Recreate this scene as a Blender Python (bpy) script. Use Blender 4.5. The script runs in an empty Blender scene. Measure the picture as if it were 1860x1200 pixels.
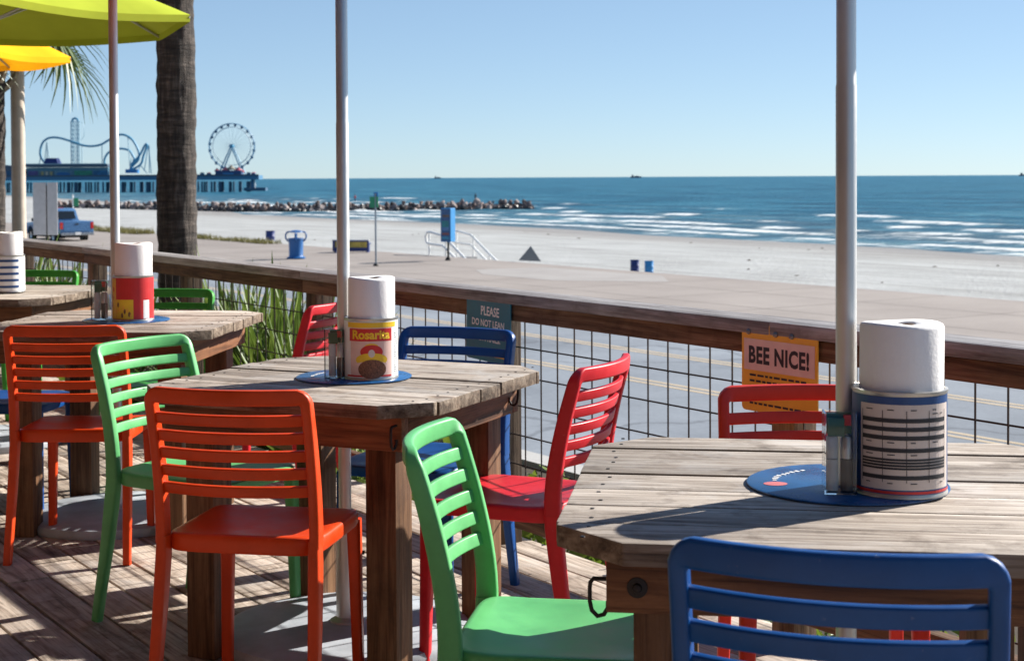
import bpy, bmesh, math, random
from mathutils import Vector, Matrix, noise
import numpy as np
random.seed(7)
PI = math.pi
R = math.radians
scene = bpy.context.scene
col = scene.collection

# ------------------------------------------------------------------ camera
EYE = 1.32
PITCH, ROLL = R(1.3), R(0.28)
fw = Vector((0, math.cos(PITCH), -math.sin(PITCH)))
up = Vector((0, math.sin(PITCH), math.cos(PITCH)))
rt = Vector((1, 0, 0))
rt2 = math.cos(ROLL)*rt - math.sin(ROLL)*up
up2 = math.cos(ROLL)*up + math.sin(ROLL)*rt
cd = bpy.data.cameras.new('camera')
cam = bpy.data.objects.new('camera', cd)
col.objects.link(cam)
m = Matrix((rt2, up2, -fw)).transposed().to_4x4()
m.translation = (0, 0, EYE)
cam.matrix_world = m
cd.sensor_width = 36
cd.lens = 2750/1860*36
cd.shift_y = -215.6/1860
cd.clip_start = 0.05
cd.clip_end = 60000
cd.dof.use_dof = True
cd.dof.focus_distance = 3.5
cd.dof.aperture_fstop = 11
scene.camera = cam

# ------------------------------------------------------------------ light
SUN_EL, SUN_AZ = R(29.5), R(31)          # azimuth measured from +X towards +Y
w = bpy.data.worlds.new('World'); scene.world = w; w.use_nodes = True
nt = w.node_tree
bg = nt.nodes['Background']
sky = nt.nodes.new('ShaderNodeTexSky')
sky.sky_type = 'NISHITA'; sky.sun_disc = False
sky.sun_elevation = SUN_EL; sky.sun_rotation = PI/2 - SUN_AZ
sky.altitude = 0; sky.air_density = 0.6; sky.dust_density = 0.1; sky.ozone_density = 3.0
tint = nt.nodes.new('ShaderNodeMix'); tint.data_type = 'RGBA'; tint.blend_type = 'MULTIPLY'; tint.inputs[0].default_value = 1
tint.inputs[7].default_value = (.91, 1.045, 1.14, 1)
gam = nt.nodes.new('ShaderNodeGamma'); gam.inputs[1].default_value = 0.6
nt.links.new(sky.outputs[0], gam.inputs[0]); nt.links.new(gam.outputs[0], tint.inputs[6]); nt.links.new(tint.outputs[2], bg.inputs[0])
bg.inputs[1].default_value = 0.113
sl = bpy.data.lights.new('sun', 'SUN'); sl.energy = 5.0; sl.angle = R(0.5); sl.color = (1, .955, .88)
so = bpy.data.objects.new('sun', sl); col.objects.link(so)
sd = Vector((math.cos(SUN_AZ)*math.cos(SUN_EL), math.sin(SUN_AZ)*math.cos(SUN_EL), math.sin(SUN_EL)))
so.rotation_euler = sd.to_track_quat('Z', 'Y').to_euler()
so.location = sd*60
scene.render.engine = 'CYCLES'
vs = scene.view_settings
vs.view_transform = 'Standard'; vs.look = 'None'; vs.exposure = 1.05; vs.gamma = 1

# ------------------------------------------------------------------ frame along the shore
DX = Vector((.561, -.828, 0)).normalized()     # along the railing, towards the right and the camera
NX = Vector((.828, .561, 0)).normalized()      # seawards
def SP(s, p, z=0): return DX*s + NX*p + Vector((0, 0, z))
SHORE_ROT = math.atan2(DX.y, DX.x)

# ------------------------------------------------------------------ materials
def N(t, kind, loc=None, **kw):
    n = t.nodes.new(kind)
    for k, v in kw.items():
        if k in n.inputs.keys() if hasattr(n.inputs, 'keys') else False: n.inputs[k].default_value = v
        else: setattr(n, k, v)
    return n
def setin(n, **kw):
    for k, v in kw.items(): n.inputs[k.replace('_', ' ')].default_value = v
def ramp(t, fac, stops):
    r = t.nodes.new('ShaderNodeValToRGB')
    e = r.color_ramp.elements
    while len(e) < len(stops): e.new(.5)
    for i, (p, c) in enumerate(stops):
        e[i].position = p; e[i].color = (c[0], c[1], c[2], 1) if len(c) == 3 else c
    t.links.new(fac, r.inputs[0])
    return r.outputs[0]
def mixc(t, f, a, b, mode='MIX'):
    n = t.nodes.new('ShaderNodeMix'); n.data_type = 'RGBA'; n.blend_type = mode
    for sock, v in ((n.inputs[0], f), (n.inputs[6], a), (n.inputs[7], b)):
        if hasattr(v, 'links'): t.links.new(v, sock)
        elif isinstance(v, (int, float)): sock.default_value = v
        else: sock.default_value = (v[0], v[1], v[2], 1)
    return n.outputs[2]
def math_(t, op, a, b=0.0):
    n = t.nodes.new('ShaderNodeMath'); n.operation = op
    for s, v in ((n.inputs[0], a), (n.inputs[1], b)):
        if hasattr(v, 'links'): t.links.new(v, s)
        else: s.default_value = v
    return n.outputs[0]
def newmat(name):
    mt = bpy.data.materials.new(name); mt.use_nodes = True
    t = mt.node_tree; b = t.nodes['Principled BSDF']
    return mt, t, b
def coords(t, scale=(1, 1, 1), rand=True, space='Object'):
    tc = t.nodes.new('ShaderNodeTexCoord')
    mp = t.nodes.new('ShaderNodeMapping')
    mp.inputs['Scale'].default_value = scale
    if space == 'World':
        g = t.nodes.new('ShaderNodeNewGeometry'); t.links.new(g.outputs['Position'], mp.inputs[0])
    else:
        t.links.new(tc.outputs['Object'], mp.inputs[0])
    if rand:
        oi = t.nodes.new('ShaderNodeObjectInfo')
        cm = t.nodes.new('ShaderNodeCombineXYZ')
        a = math_(t, 'MULTIPLY', oi.outputs['Random'], 37.0)
        for i in range(3): t.links.new(a, cm.inputs[i])
        t.links.new(cm.outputs[0], mp.inputs['Location'])
    return mp.outputs[0]
def noise_(t, vec, scale, detail=4, rough=.55, dist=0):
    n = t.nodes.new('ShaderNodeTexNoise')
    setin(n, Scale=scale, Detail=detail, Roughness=rough, Distortion=dist)
    t.links.new(vec, n.inputs['Vector'])
    return n.outputs[0]
def bump_(t, b, h, strength, dist=.01, normal=None):
    n = t.nodes.new('ShaderNodeBump'); setin(n, Strength=strength, Distance=dist)
    t.links.new(h, n.inputs['Height'])
    if normal: t.links.new(normal, n.inputs['Normal'])
    t.links.new(n.outputs[0], b.inputs['Normal'])
    return n.outputs[0]
def setf(b, name, v): b.inputs[name].default_value = v

def wood(name, dark, mid, light, axis=0, rough=.75, spots=.5, spec=.3, fine=1.0, knots=0):
    mt, t, b = newmat(name)
    sc = [16, 16, 16]; sc[axis] = 1.3
    v = coords(t, sc)
    n1 = noise_(t, v, 1.6, 7, .65, .9)
    c = ramp(t, n1, [(.30, dark), (.47, mid), (.66, light)])
    sc2 = [95*fine, 95*fine, 95*fine]; sc2[axis] = 3.5
    v2 = coords(t, sc2)
    n2 = noise_(t, v2, 1.0, 4, .6, .3)
    c2 = ramp(t, n2, [(.33, (.45, .42, .40)), (.52, (1, 1, 1))])
    c = mixc(t, .75, c, c2, 'MULTIPLY')
    v3 = coords(t, (7, 7, 7))
    n3 = noise_(t, v3, 1.4, 5, .7)
    c3 = ramp(t, n3, [(.30, (.38, .34, .31)), (.48, (1, 1, 1))])
    c = mixc(t, spots, c, c3, 'MULTIPLY')
    if knots:
        vs_ = [5.5, 5.5, 5.5]; vs_[axis] = 2.4
        vo = t.nodes.new('ShaderNodeTexVoronoi'); vo.inputs['Scale'].default_value = 1.0
        kv = coords(t, vs_); ad = t.nodes.new('ShaderNodeVectorMath'); ad.operation = 'ADD'
        nn_ = t.nodes.new('ShaderNodeTexNoise'); nn_.inputs['Scale'].default_value = 2.5; t.links.new(kv, nn_.inputs['Vector'])
        sc_ = t.nodes.new('ShaderNodeVectorMath'); sc_.operation = 'SCALE'; sc_.inputs['Scale'].default_value = .22; t.links.new(nn_.outputs['Color'], sc_.inputs[0])
        t.links.new(kv, ad.inputs[0]); t.links.new(sc_.outputs[0], ad.inputs[1]); t.links.new(ad.outputs[0], vo.inputs['Vector'])
        kn = ramp(t, vo.outputs['Distance'], [(.045, (.25, .19, .14)), (.085, (.62, .54, .46)), (.15, (1, 1, 1))])
        c = mixc(t, knots, c, kn, 'MULTIPLY')
        # damp grey bloom and drips
        g1 = noise_(t, coords(t, (3.2, 3.2, 3.2)), 1.3, 6, .7, .6)
        c = mixc(t, ramp(t, g1, [(.50, (0, 0, 0)), (.68, (.55, .55, .55))]), c, (.52, .50, .48))
    # tone of the single board
    oi = t.nodes.new('ShaderNodeObjectInfo')
    tone = ramp(t, oi.outputs['Random'], [(0, (.78, .76, .74)), (.5, (1, .98, .96)), (1, (1.18, 1.16, 1.14))])
    c = mixc(t, 1.0, c, tone, 'MULTIPLY')
    t.links.new(c, b.inputs['Base Color'])
    setf(b, 'Roughness', rough); setf(b, 'Specular IOR Level', spec)
    h = math_(t, 'ADD', n2, math_(t, 'MULTIPLY', n1, .6))
    bump_(t, b, h, .55, .004)
    return mt

def plain(name, c, rough=.5, metal=0, spec=.5, var=.08, scale=14, bump=0, bscale=200):
    mt, t, b = newmat(name)
    v = coords(t)
    n = noise_(t, v, scale, 5, .6)
    lo = tuple(max(0, x*(1-var)) for x in c); hi = tuple(x*(1+var) for x in c)
    t.links.new(ramp(t, n, [(.35, lo), (.65, hi)]), b.inputs['Base Color'])
    setf(b, 'Roughness', rough); setf(b, 'Metallic', metal); setf(b, 'Specular IOR Level', spec)
    r = t.nodes.new('ShaderNodeMapRange'); setin(r, From_Min=.3, From_Max=.7, To_Min=max(.02, rough-.07), To_Max=min(1, rough+.1))
    t.links.new(n, r.inputs[0]); t.links.new(r.outputs[0], b.inputs['Roughness'])
    if bump:
        bump_(t, b, noise_(t, v, bscale, 3), bump, .002)
    return mt

def plastic(name, c):
    mt, t, b = newmat(name)
    v = coords(t)
    n = noise_(t, v, 6, 6, .65)
    lo = tuple(x*.84 for x in c); hi = tuple(min(1, x*1.08+.006) for x in c)
    cc = ramp(t, n, [(.32, lo), (.62, hi)])
    # dusty flecks and scuffs
    n2 = noise_(t, v, 60, 4, .7)
    d = ramp(t, n2, [(.66, (0, 0, 0)), (.78, (1, 1, 1))])
    cc = mixc(t, math_(t, 'MULTIPLY', d, .22), cc, (.42, .40, .37))
    t.links.new(cc, b.inputs['Base Color'])
    r = t.nodes.new('ShaderNodeMapRange'); setin(r, From_Min=.3, From_Max=.7, To_Min=.30, To_Max=.50)
    t.links.new(n, r.inputs[0]); t.links.new(r.outputs[0], b.inputs['Roughness'])
    setf(b, 'Specular IOR Level', .30)
    bump_(t, b, noise_(t, v, 320, 2), .08, .001)
    return mt

def cloth(name, c, trans=.35):
    mt, t, b = newmat(name)
    v = coords(t, rand=False)
    n = noise_(t, v, 3, 4)
    cc = ramp(t, n, [(.3, tuple(x*.85 for x in c)), (.7, tuple(min(1, x*1.08) for x in c))])
    t.links.new(cc, b.inputs['Base Color']); setf(b, 'Roughness', .9); setf(b, 'Specular IOR Level', .1)
    tr = t.nodes.new('ShaderNodeBsdfTranslucent'); t.links.new(cc, tr.inputs[0])
    mx = t.nodes.new('ShaderNodeMixShader'); mx.inputs[0].default_value = trans
    t.links.new(b.outputs[0], mx.inputs[1]); t.links.new(tr.outputs[0], mx.inputs[2])
    t.links.new(mx.outputs[0], t.nodes['Material Output'].inputs[0])
    return mt

def leafmat(name, a, bcol, trans=.3):
    mt, t, b = newmat(name)
    v = coords(t)
    n = noise_(t, v, 9, 3)
    cc = ramp(t, n, [(.3, a), (.7, bcol)])
    oi = t.nodes.new('ShaderNodeObjectInfo')
    cc = mixc(t, 1, cc, ramp(t, oi.outputs['Random'], [(0, (.7, .75, .6)), (1, (1.25, 1.2, 1.1))]), 'MULTIPLY')
    t.links.new(cc, b.inputs['Base Color']); setf(b, 'Roughness', .45)
    tr = t.nodes.new('ShaderNodeBsdfTranslucent'); t.links.new(cc, tr.inputs[0])
    mx = t.nodes.new('ShaderNodeMixShader'); mx.inputs[0].default_value = trans
    t.links.new(b.outputs[0], mx.inputs[1]); t.links.new(tr.outputs[0], mx.inputs[2])
    t.links.new(mx.outputs[0], t.nodes['Material Output'].inputs[0])
    return mt

M = {}
M['table_top'] = wood('weathered_table_wood', (.10, .078, .062), (.37, .315, .265), (.60, .54, .475), spots=.85, knots=.9)
M['shaded_edge'] = wood('shaded_end_grain', (.05, .034, .024), (.17, .125, .09), (.32, .26, .20), spots=.8)  # end grain darkened further, shade of the plank sides put into the colour
M['apron'] = wood('stained_apron_wood', (.045, .018, .008), (.15, .062, .026), (.24, .11, .05), rough=.6, spots=.5)
M['leg'] = wood('stained_leg_wood', (.05, .024, .011), (.135, .066, .03), (.22, .12, .06), axis=2, rough=.6, spots=.5)
M['deck'] = wood('deck_board_wood', (.12, .088, .066), (.43, .352, .288), (.64, .55, .465), spots=.85, knots=.7)
M['rail_cap'] = wood('rail_cap_wood', (.12, .105, .10), (.26, .24, .235), (.40, .385, .38), spots=.4, rough=.55)
M['rail'] = wood('rail_wood', (.05, .024, .012), (.125, .068, .036), (.21, .125, .07), spots=.5)
M['porch'] = wood('porch_ceiling_wood', (.10, .05, .022), (.24, .13, .062), (.34, .20, .10))
M['post'] = wood('rail_post_wood', (.05, .03, .018), (.13, .085, .055), (.22, .16, .11), axis=2, spots=.5)
M['orange'] = plastic('orange_plastic', (.64, .050, .003))
M['red'] = plastic('red_plastic', (.58, .014, .024))
M['scarlet'] = plastic('scarlet_plastic', (.66, .028, .012))
M['mint'] = plastic('mint_green_plastic', (.115, .43, .15))
M['green'] = plastic('leaf_green_plastic', (.045, .30, .035))
M['blue'] = plastic('blue_plastic', (.001, .058, .235))
M['steel'] = plain('brushed_pole_metal', (.62, .60, .575), .42, .78, var=.06, scale=5)
M['base'] = plain('painted_base_metal', (.40, .43, .47), .5, var=.18, scale=9, bump=.2)
M['dark_metal'] = plain('dark_iron', (.03, .026, .024), .55, .6)
M['wire'] = plain('rusty_wire', (.045, .032, .026), .7, .3, var=.4, scale=60)
M['bolt'] = plain('bolt_steel', (.25, .23, .21), .4, .9)
M['paper'] = plain('paper_towel', (.86, .84, .82), .95, spec=.1, var=.02, bump=.35, bscale=150)
M['card'] = plain('cardboard_core', (.35, .24, .15), .9)
M['can_metal'] = plain('tin_can_metal', (.42, .41, .39), .38, .9)
M['navy'] = plain('navy_print', (.012, .06, .20), .35)
M['cream'] = plain('cream_print', (.62, .53, .48), .5, var=.04)
M['ink'] = plain('black_print', (.015, .016, .022), .5)
M['yellow'] = plain('yellow_print', (.78, .50, .02), .4)
M['red_print'] = plain('red_print', (.55, .018, .02), .4)
M['bean'] = plain('bean_brown_print', (.17, .062, .03), .5, var=.6, scale=260)
M['white_print'] = plain('white_print', (.80, .79, .77), .45, var=.03)
M['pink_print'] = plain('faded_pink_print', (.74, .50, .43), .45)
M['orange_print'] = plain('orange_print', (.80, .41, .035), .45)
M['teal_print'] = plain('teal_print', (.003, .17, .23), .4)
M['mat_blue'] = plain('blue_tray', (.015, .09, .24), .28, var=.25)
M['acrylic'] = None
mt, t, b = newmat('clear_acrylic'); setf(b, 'Base Color', (.95, .97, .97, 1)); setf(b, 'Roughness', .04); setf(b, 'Transmission Weight', 1.0); setf(b, 'IOR', 1.3)
M['acrylic'] = mt
M['salt'] = plain('salt_white', (.75, .75, .74), .8)
M['pepper'] = plain('pepper_grey', (.16, .14, .13), .8)
M['bottle_green'] = plain('dark_green_label', (.02, .12, .07), .4)
M['lime'] = cloth('lime_canvas', (.36, .42, .035), .02)
M['gold'] = cloth('golden_canvas', (.95, .46, .012), .22)
M['tomato'] = cloth('tomato_canvas', (.70, .10, .025), .15)
M['sky_canvas'] = cloth('blue_canvas', (.05, .22, .55), .3)
M['rib'] = plain('umbrella_rib', (.45, .44, .42), .45, .5)

# ------------------------------------------------------------------ mesh helpers
class MB:
    def __init__(s): s.v = []; s.f = []
    def add(s, vs, fs):
        o = len(s.v); s.v += [tuple(x) for x in vs]; s.f += [tuple(i+o for i in f) for f in fs]; return s
    def box(s, c, d, rot=None, taper=1.0):
        hx, hy, hz = d[0]/2, d[1]/2, d[2]/2
        P = [Vector((x*(taper if z > 0 else 1), y*(taper if z > 0 else 1), z)) for z in (-hz, hz) for x, y in ((-hx, -hy), (hx, -hy), (hx, hy), (-hx, hy))]
        if rot is not None: P = [rot @ p for p in P]
        c = Vector(c)
        return s.add([p+c for p in P], [(3, 2, 1, 0), (4, 5, 6, 7), (0, 1, 5, 4), (1, 2, 6, 5), (2, 3, 7, 6), (3, 0, 4, 7)])
    def tube(s, pts, r, n=8, cap=True):
        pts = [Vector(p) for p in pts]; rs = r if isinstance(r, (list, tuple)) else [r]*len(pts)
        rings = []; prev = None
        for i, p in enumerate(pts):
            a = pts[max(0, i-1)]; b_ = pts[min(len(pts)-1, i+1)]
            tg = (b_-a).normalized()
            if prev is None:
                u = tg.orthogonal().normalized()
            else:
                u = (prev - tg*prev.dot(tg)); u = u.normalized() if u.length > 1e-6 else tg.orthogonal().normalized()
            prev = u; v = tg.cross(u)
            rings.append([p + (u*math.cos(2*PI*k/n) + v*math.sin(2*PI*k/n))*rs[i] for k in range(n)])
        vs = [q for rg in rings for q in rg]; fs = []
        for i in range(len(rings)-1):
            for k in range(n):
                k2 = (k+1) % n
                fs.append((i*n+k, i*n+k2, (i+1)*n+k2, (i+1)*n+k))
        if cap: fs += [tuple(range(n-1, -1, -1)), tuple((len(rings)-1)*n+k for k in range(n))]
        return s.add(vs, fs)
    def lathe(s, prof, n=32, c=(0, 0, 0), closed=True):
        vs = []; fs = []; c = Vector(c); m_ = len(prof)
        for k in range(n):
            a = 2*PI*k/n
            for r, z in prof: vs.append(c+Vector((r*math.cos(a), r*math.sin(a), z)))
        for k in range(n):
            k2 = (k+1) % n
            for i in range(m_-1):
                fs.append((k*m_+i, k2*m_+i, k2*m_+i+1, k*m_+i+1))
        return s.add(vs, fs)
    def prism(s, poly, z0, z1, M_=None):
        n = len(poly)
        vs = [Vector((x, y, z0)) for x, y in poly] + [Vector((x, y, z1)) for x, y in poly]
        if M_ is not None: vs = [M_ @ q for q in vs]
        fs = [tuple(range(n-1, -1, -1)), tuple(range(n, 2*n))] + [(i, (i+1) % n, n+(i+1) % n, n+i) for i in range(n)]
        return s.add(vs, fs)
    def mesh(s, name, mat, smooth=None, bevel=0):
        me = bpy.data.meshes.new(name)
        me.from_pydata(s.v, [], s.f)
        if bevel:
            bm = bmesh.new(); bm.from_mesh(me)
            bmesh.ops.recalc_face_normals(bm, faces=bm.faces)
            es = [e for e in bm.edges if len(e.link_faces) == 2 and e.calc_face_angle(0) > .6]
            bmesh.ops.bevel(bm, geom=es, offset=bevel, segments=2, profile=.6, affect='EDGES')
            bm.to_mesh(me); bm.free()
        if mat is not None: me.materials.append(mat)
        if smooth is not None:
            me.shade_smooth()
            if smooth < 180: me.set_sharp_from_angle(angle=R(smooth))
        me.update()
        return me
    def obj(s, name, mat, parent=None, loc=(0, 0, 0), rot=None, smooth=None, bevel=0):
        return link(name, s.mesh(name, mat, smooth, bevel), parent, loc, rot)
def link(name, me, parent=None, loc=(0, 0, 0), rot=None):
    o = bpy.data.objects.new(name, me); col.objects.link(o)
    o.location = loc
    if rot is not None:
        if isinstance(rot, (int, float)): o.rotation_euler = (0, 0, rot)
        else: o.rotation_euler = rot
    if parent: o.parent = parent
    return o
def tag(o, label, cat=None, group=None, kind=None):
    if label: o['label'] = label
    if cat: o['category'] = cat
    if group: o['group'] = group
    if kind: o['kind'] = kind
    return o
def thing(name, label, cat, loc=(0, 0, 0), rz=0, group=None):
    o = bpy.data.objects.new(name, None); col.objects.link(o)
    o.empty_display_size = .1
    o.location = loc; o.rotation_euler = (0, 0, rz)
    return tag(o, label, cat, group)
def dup(o, loc=None, rz=None, label=None, parent=None, mat=None):
    c = o.copy(); col.objects.link(c)
    if parent: c.parent = parent
    if loc is not None: c.location = loc
    if rz is not None: c.rotation_euler = (0, 0, rz)
    if label: c['label'] = label
    for ch in o.children: dup(ch, parent=c)
    return c
def sweep(path, bdir, A, B, nseg=3):
    """rounded rectangular section: A in the plane of the path, B along bdir"""
    mb = MB(); rings = []
    path = [Vector(p) for p in path]; n = len(path)
    for i, p in enumerate(path):
        tg = (path[min(n-1, i+1)]-path[max(0, i-1)]).normalized()
        bd = Vector(bdir); bd = (bd - tg*bd.dot(tg)).normalized()
        ad = tg.cross(bd)
        a = A[i]/2 if isinstance(A, list) else A/2
        b_ = B[i]/2 if isinstance(B, list) else B/2
        r = min(a, b_)*.55
        ring = []
        for (sx, sy, st) in ((1, 1, 0), (-1, 1, 1), (-1, -1, 2), (1, -1, 3)):
            for k in range(nseg+1):
                an = (st + k/nseg)*PI/2
                ring.append(p + ad*(sx*(a-r)+r*math.cos(an)) + bd*(sy*(b_-r)+r*math.sin(an)))
        rings.append(ring)
    q = len(rings[0])
    vs = [x for rg in rings for x in rg]; fs = []
    for i in range(n-1):
        for k in range(q):
            k2 = (k+1) % q
            fs.append((i*q+k, i*q+k2, (i+1)*q+k2, (i+1)*q+k))
    fs += [tuple(range(q-1, -1, -1)), tuple((n-1)*q+k for k in range(q))]
    return mb.add(vs, fs)
def text_mesh(body, size, align='CENTER', offset=0.0, spacing=1.0, extrude=0.0, sx=1.0):
    c = bpy.data.curves.new('lettering', 'FONT'); c.body = body; c.size = size; c.align_x = align
    c.offset = offset; c.space_character = spacing; c.extrude = extrude; c.resolution_u = 3
    o = bpy.data.objects.new('lettering', c); col.objects.link(o)
    dg = bpy.context.evaluated_depsgraph_get()
    me = bpy.data.meshes.new_from_object(o.evaluated_get(dg))
    bpy.data.objects.remove(o); bpy.data.curves.remove(c)
    if sx != 1:
        for v in me.vertices: v.co.x *= sx
    return me
def setmat(me, mat):
    me.materials.clear(); me.materials.append(mat); return me

# ================================================================== SETTING
# ---- ground, road, promenade, sand
def shore_sheet(name, rects, mat, z):
    mb = MB()
    for (s0, s1, p0, p1) in rects:
        ns = 1
        mb.add([SP(s0, p0, z), SP(s1, p0, z), SP(s1, p1, z), SP(s0, p1, z)], [(0, 1, 2, 3)])
    return tag(mb.obj(name, mat), None, kind='structure')

def ground_mat(name, a, b_, sc=.6, fine=30, bump=.3, rough=.9, joints=None):
    mt, t, b = newmat(name)
    v = coords(t, rand=False, space='World')
    n1 = noise_(t, v, sc, 6, .6); n2 = noise_(t, v, fine, 3, .7); n3 = noise_(t, v, sc*.12, 4, .6)
    f = math_(t, 'ADD', math_(t, 'MULTIPLY', n1, .5), math_(t, 'ADD', math_(t, 'MULTIPLY', n2, .2), math_(t, 'MULTIPLY', n3, .3)))
    c = ramp(t, f, [(.38, a), (.62, b_)])
    t.links.new(c, b.inputs['Base Color']); setf(b, 'Roughness', rough); setf(b, 'Specular IOR Level', .25)
    bump_(t, b, n2, bump, .01)
    return mt
def cracked(mt, scale, width, c_, wob=.6):
    t = mt.node_tree; b = t.nodes['Principled BSDF']
    v = coords(t, rand=False, space='World')
    nz = t.nodes.new('ShaderNodeTexNoise'); nz.inputs['Scale'].default_value = .5; nz.inputs['Detail'].default_value = 6; t.links.new(v, nz.inputs['Vector'])
    sc_ = t.nodes.new('ShaderNodeVectorMath'); sc_.operation = 'SCALE'; sc_.inputs['Scale'].default_value = wob*4; t.links.new(nz.outputs['Color'], sc_.inputs[0])
    ad = t.nodes.new('ShaderNodeVectorMath'); ad.operation = 'ADD'; t.links.new(v, ad.inputs[0]); t.links.new(sc_.outputs[0], ad.inputs[1])
    vo = t.nodes.new('ShaderNodeTexVoronoi'); vo.feature = 'DISTANCE_TO_EDGE'; vo.inputs['Scale'].default_value = scale; t.links.new(ad.outputs[0], vo.inputs['Vector'])
    k_ = ramp(t, vo.outputs['Distance'], [(width, c_), (width*2.2, (1, 1, 1))])
    old = b.inputs['Base Color'].links[0].from_socket
    t.links.new(mixc(t, .85, old, k_, 'MULTIPLY'), b.inputs['Base Color'])
    return mt
M['asphalt'] = ground_mat('worn_asphalt', (.145, .162, .188), (.25, .275, .31), .35, 9)
M['concrete'] = ground_mat('promenade_concrete', (.245, .212, .193), (.325, .287, .262), .35, 12, .15)
M['concrete_pale'] = ground_mat('pale_concrete', (.43, .42, .41), (.52, .51, .50), .5, 14, .15)
cracked(M['asphalt'], .16, .006, (.62, .62, .63))
M['concrete_patch'] = ground_mat('patched_concrete', (.285, .262, .25), (.36, .338, .32), .5, 14, .15)
M['joint'] = ground_mat('joint_dirt', (.20, .175, .16), (.28, .245, .22), 2, 20)
M['soil'] = ground_mat('dark_soil', (.04, .03, .02), (.09, .07, .05), 3, 40)
M['line_yellow'] = ground_mat('road_yellow', (.42, .33, .22), (.52, .42, .30), 2, 30)
M['kerb'] = ground_mat('kerb_concrete', (.36, .35, .34), (.46, .45, .44), .8, 20)

ZP, ZR = -2.08, -2.21
S0, S1 = -900, 200
shore_sheet('ground', [(-3000, 1500, -60, 33)], M['soil'], -2.6)
shore_sheet('sidewalk', [(S0, S1, 5.2, 9.9)], M['concrete_pale'], ZP)
shore_sheet('road', [(S0, S1, 9.85, 23.6)], M['asphalt'], ZR)
tag(MB().add(*[[SP(s, p, z) for s, p, z in ((S0, 9.9, ZP+.004), (S1, 9.9, ZP+.004), (S1, 10.1, ZP+.004), (S0, 10.1, ZP+.004), (S0, 10.1, ZR-.05), (S1, 10.1, ZR-.05))], [(0, 1, 2, 3), (3, 2, 5, 4)]]).obj('near_kerb', M['kerb']), None, kind='structure')
tag(MB().add(*[[SP(s, p, z) for s, p, z in ((S0, 23.4, ZR-.05), (S1, 23.4, ZR-.05), (S1, 23.4, ZP+.004), (S0, 23.4, ZP+.004), (S0, 23.6, ZP+.004), (S1, 23.6, ZP+.004))], [(0, 1, 2, 3), (3, 2, 5, 4)]]).obj('far_kerb', M['kerb']), None, kind='structure')
def lines(p): return [(S0, S1, p-.17, p-.06), (S0, S1, p+.06, p+.17)]
tag(shore_sheet('road_marking', lines(16.5)+lines(19.3), M['line_yellow'], ZR+.004), None, kind='structure')
# promenade with its seawall face
mb = MB().add([SP(s, p, z) for s, p, z in ((S0, 23.58, ZP), (S1, 23.58, ZP), (S1, 34.2, ZP), (S0, 34.2, ZP), (S0, 34.7, -5.6), (S1, 34.7, -5.6))], [(0, 1, 2, 3), (3, 2, 5, 4)])
tag(mb.obj('promenade', M['concrete']), None, kind='structure')
jm = MB()
for s_ in np.arange(-240, 40, 4.5): jm.add([SP(s_, 23.7, ZP+.003), SP(s_+.05, 23.7, ZP+.003), SP(s_+.05, 34.1, ZP+.003), SP(s_, 34.1, ZP+.003)], [(0, 1, 2, 3)])
for p_ in (27.1, 30.6): jm.add([SP(-240, p_, ZP+.003), SP(40, p_, ZP+.003), SP(40, p_+.05, ZP+.003), SP(-240, p_+.05, ZP+.003)], [(0, 1, 2, 3)])
tag(jm.obj('concrete_joints', M['joint']), None, kind='structure')
mb = MB(); 
mb.add([SP(s, p, ZP+.004) for s, p in ((-44.5, 28.9), (-40.5, 29.0), (-37.6, 31.6), (-40.0, 33.3), (-46.5, 33.0), (-47, 30.2))], [(0, 1, 2, 3, 4, 5)])
tag(mb.obj('concrete_patch', M['concrete_patch']), None, kind='structure')

def lerp_tab(x, tab):
    if x <= tab[0][0]: return tab[0][1]
    for (a, va), (b_, vb) in zip(tab, tab[1:]):
        if x <= b_: return va+(vb-va)*(x-a)/(b_-a)
    return tab[-1][1]
WL = [(-1500, 300), (-900, 235), (-500, 176), (-400, 165), (-352, 152), (-325, 141), (-300, 134), (-200, 132), (-91, 119.5), (200, 104)]
ZW = -6.3
def waterline(s): return lerp_tab(s, WL) + 2.2*noise.noise(Vector((s*.03, 3.1, 0))) + .8*noise.noise(Vector((s*.12, 7.7, 0)))
ss = [-1500, -1200, -1000, -850] + list(np.arange(-720, 170, 5.0)); pp = [34.3] + list(np.arange(36, 240, 2.0))
vs = []; 
for s in ss:
    wl = waterline(s)
    for p in pp:
        f = (p-34)/(wl-34)
        z = -5.2 + (ZW+5.2)*f**1.3 if f < 1 else ZW-.02*(p-wl)
        z += .05*noise.noise(Vector((s*.11, p*.3, 1))) * (1 if f < .8 else .2)
        vs.append(SP(s, p, z))
nP = len(pp)
fs = [(i*nP+j, (i+1)*nP+j, (i+1)*nP+j+1, i*nP+j+1) for i in range(len(ss)-1) for j in range(nP-1)]
me = bpy.data.meshes.new('sand_beach'); me.from_pydata(vs, [], fs)
att = me.attributes.new('wet', 'FLOAT', 'POINT')
k = 0
for s in ss:
    wl = waterline(s)
    for p in pp:
        att.data[k].value = max(0, min(1, (p-(wl-20))/16)); k += 1
mt, t, b = newmat('beach_sand')
v = coords(t, rand=False, space='World')
n1 = noise_(t, v, .12, 6, .6); n2 = noise_(t, v, 2.2, 5, .7); n3 = noise_(t, v, 20, 3, .7)
f = math_(t, 'ADD', math_(t, 'MULTIPLY', n1, .5), math_(t, 'ADD', math_(t, 'MULTIPLY', n2, .35), math_(t, 'MULTIPLY', n3, .15)))
c = ramp(t, f, [(.36, (.32, .32, .315)), (.52, (.40, .405, .40)), (.66, (.46, .465, .46))])
an = t.nodes.new('ShaderNodeAttribute'); an.attribute_name = 'wet'
c = mixc(t, an.outputs['Fac'], c, (.30, .28, .26))
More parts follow.
